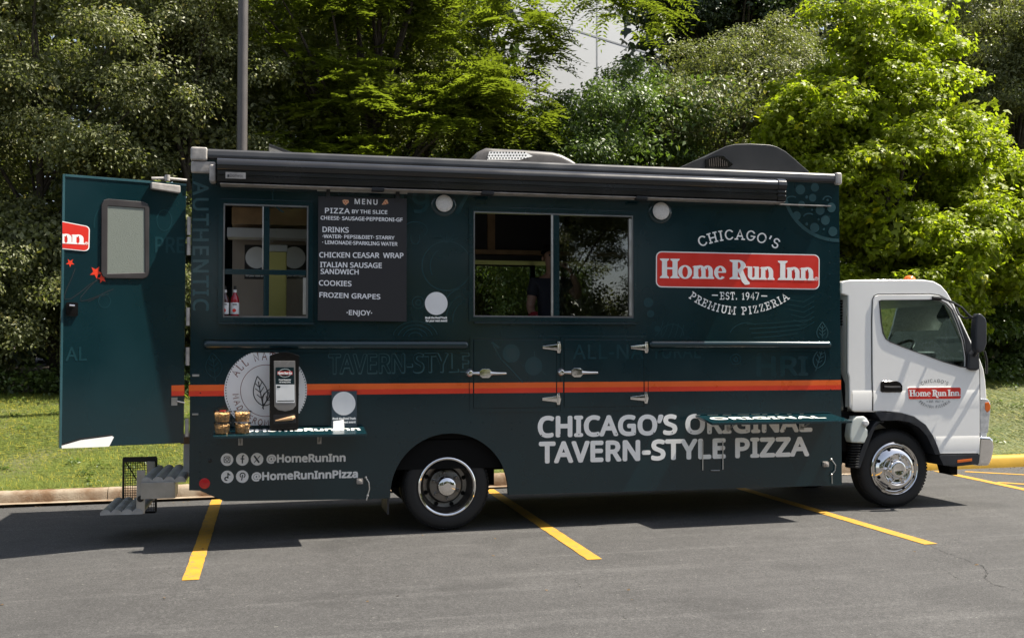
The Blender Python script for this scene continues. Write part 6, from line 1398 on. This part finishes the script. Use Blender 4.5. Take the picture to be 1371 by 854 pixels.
# undergrowth along the foot of the shrubs
C = []
for i in range(520):
    x = rs.uniform(-11, 22); y = rs.uniform(8.0, 9.6) + .25 * math.sin(x * 1.7); C.append((x, y, TZ(x, y) + rs.uniform(.05, .42)))
C = np.array(C); D = np.tile(np.array([0, -.5, .8]), (len(C), 1)); A = crown_leaves(C, D, .30, 55, .085, .6)
me = leaf_mesh('undergrowth', *A, T_LEAF, (0, 0, 0)); me.materials.append(LM['mid']); o = obj_from_mesh('undergrowth', me); tag(o, 'low leafy undergrowth along the top of the grass bank', 'undergrowth', kind='stuff')

# further trees as copies: behind the first row, beyond the frame edges and on the far side of the car park
def copy_tree(src, dx, dy, dz, rz, sc_, label):
    r = src.copy(); COL.objects.link(r); r.location = src.location + Vector((dx, dy, dz)); r.rotation_euler = (0, 0, rz); r.scale = (sc_, sc_, sc_); r['label'] = label
    for chd in list(src.children):
        c = chd.copy(); COL.objects.link(c); c.parent = r
    return r
copy_tree(s1, -4.6, .8, .1, .4, 1.0, 'dense grey green shrub beyond the open rear door, at the picture edge')
copy_tree(s1, 4.6, 4.5, .3, .9, 1.25, 'tall grey green tree standing behind the feathery tree')
copy_tree(s7, -5.2, 3.4, .2, .5, 1.1, 'tall grey green tree behind the crown of the maple')
copy_tree(s6, -9.4, 1.4, 0, 2.2, 1.0, 'dark dense tree behind the feathery tree')
copy_tree(s7, 4.4, 1.5, 0, -.6, 1.0, 'grey green tall tree past the picture edge beyond the maple')
for x, y, src, sc_, rz, lab in ((-6.5, 15.5, s1, 1.05, .2, 'dense dark tree far behind the open rear door'), (-2.2, 16.5, s2, 1.3, 2.0, 'dense tree in the second row behind the lamp post'), (2.4, 16.0, s2, 1.25, .7, 'dense tree in the second row behind the feathery tree'), (6.2, 15.0, s3, 1.0, .5, 'low leafy shrub in the second row under the white building'), (9.2, 15.5, s3, 1.05, 2.5, 'leafy shrub in the second row behind the dull green shrub'), (13.0, 17.5, s1, 1.2, 1.2, 'dense tree in the second row behind the maple'), (18.5, 17.0, s2, 1.5, .3, 'dense tree in the second row at the picture edge')):
    c = copy_tree(src, 0, 0, 0, rz, sc_, lab); c.location = (x, y, TZ(x, y) - .1)
GC = 'trees across the car park'
for i in range(16):
    x = -24 + i * 4.6; src = (s1, s2, s1, s2)[i % 4]; rz = 3.14 + (-.5, .3, .7, -.2, .1)[i % 5]; sc_ = (1.6, 1.7, 1.75, 1.8)[i % 4]; y = -34 - 1.5 * (i % 3)
    c = copy_tree(src, 0, 0, 0, rz, sc_, 'dense green tree across the car park behind the camera'); c.location = (x, y, GG(x) - .3); c['group'] = GC

# ================================================================== grass
def grass(n, x0, x1, y0, y1, name):
    x = rs.uniform(x0, x1, n); y = y0 + (y1 - y0) * rs.rand(n) ** 1.35
    z = np.array([TZ(a, b) for a, b in zip(x, y)]); a = rs.uniform(0, 6.283, n)
    P = np.stack([x, y, z], 1); patch = .5 + .5 * np.sin(x * 2.1 + np.sin(y * 1.9) * 2) * np.sin(y * 2.7 + x)
    T = norm(np.stack([np.cos(a), np.sin(a), .35 + .8 * rs.rand(n)], 1)); N = norm(np.stack([.5 * np.sin(a * 1.7), -.35 + .3 * np.cos(a), np.full(n, 1.0)], 1))
    L = (.055 + .07 * rs.rand(n)) * (.7 + .6 * patch); tone = np.clip(.15 + .5 * rs.rand(n) + .25 * patch, 0, .95); tone[rs.rand(n) < .10 + .1 * (patch < .25)] = 1
    tm = (np.array([(0, -.5, 0), (0, .5, 0), (1, 0, .12)]), [(0, 1, 2)])
    return leaf_mesh(name, P, N, T, L, np.full(n, .011), tone, tm, (0, 0, 0))
LM['grass'] = leafmat('grass_blade', (.125, .155, .030), .35, .5, .3, warm=.5)
me = grass(230000, -9, 2.2, KY + .16, 9.2, 'lawn_grass'); me.materials.append(LM['grass']); o = obj_from_mesh('lawn_grass', me); tag(o, 'short sunlit grass on the bank beside the rear steps', 'grass', kind='stuff')
me = grass(150000, 2.2, 17, KY + .16, 9.2, 'lawn_grass'); me.materials.append(LM['grass']); o = obj_from_mesh('lawn_grass', me); tag(o, 'short sunlit grass on the bank behind and beyond the cab', 'grass', kind='stuff')

# litter in the gutter and on the lot, weeds in the lawn
n = 420; x = rs.uniform(-9, 17, n); y = np.where(rs.rand(n) < .75, KY - .02 - np.abs(rs.normal(size=n)) * .12, rs.uniform(-6.5, 3, n)); z = np.array([GG(a) for a in x]) + .006
a = rs.uniform(0, 6.28, n); me = leaf_mesh('leaf_litter', np.stack([x, y, z], 1), norm(np.stack([.3 * np.cos(a), .3 * np.sin(a * 2), np.ones(n)], 1)), np.stack([np.cos(a), np.sin(a), .1 * np.ones(n)], 1), .02 + .03 * rs.rand(n), .012 + .014 * rs.rand(n), rs.rand(n), T_LEAF, (0, 0, 0))
me.materials.append(mat('dry_leaf', (.11, .07, .032), .8, var=.5, vscale=30)); o = obj_from_mesh('leaf_litter', me); tag(o, 'dry leaf crumbs lying in the gutter and on the asphalt', 'litter', kind='stuff')
C = []
for i in range(150):
    xx = rs.uniform(-8, 0) if i < 100 else rs.uniform(7.5, 16); yy = KY + .25 + 5 * rs.rand(); C.append((xx, yy, TZ(xx, yy) + .03))
C = np.array(C); A = crown_leaves(C, np.tile(np.array([0, 0, 1.0]), (len(C), 1)), .12, 26, .045, .6, up=1.2, flat=.35)
me = leaf_mesh('lawn_weeds', *A, T_LEAF, (0, 0, 0)); me.materials.append(LM['mid']); o = obj_from_mesh('lawn_weeds', me); tag(o, 'broad leaved weeds scattered in the lawn', 'weeds', kind='stuff')
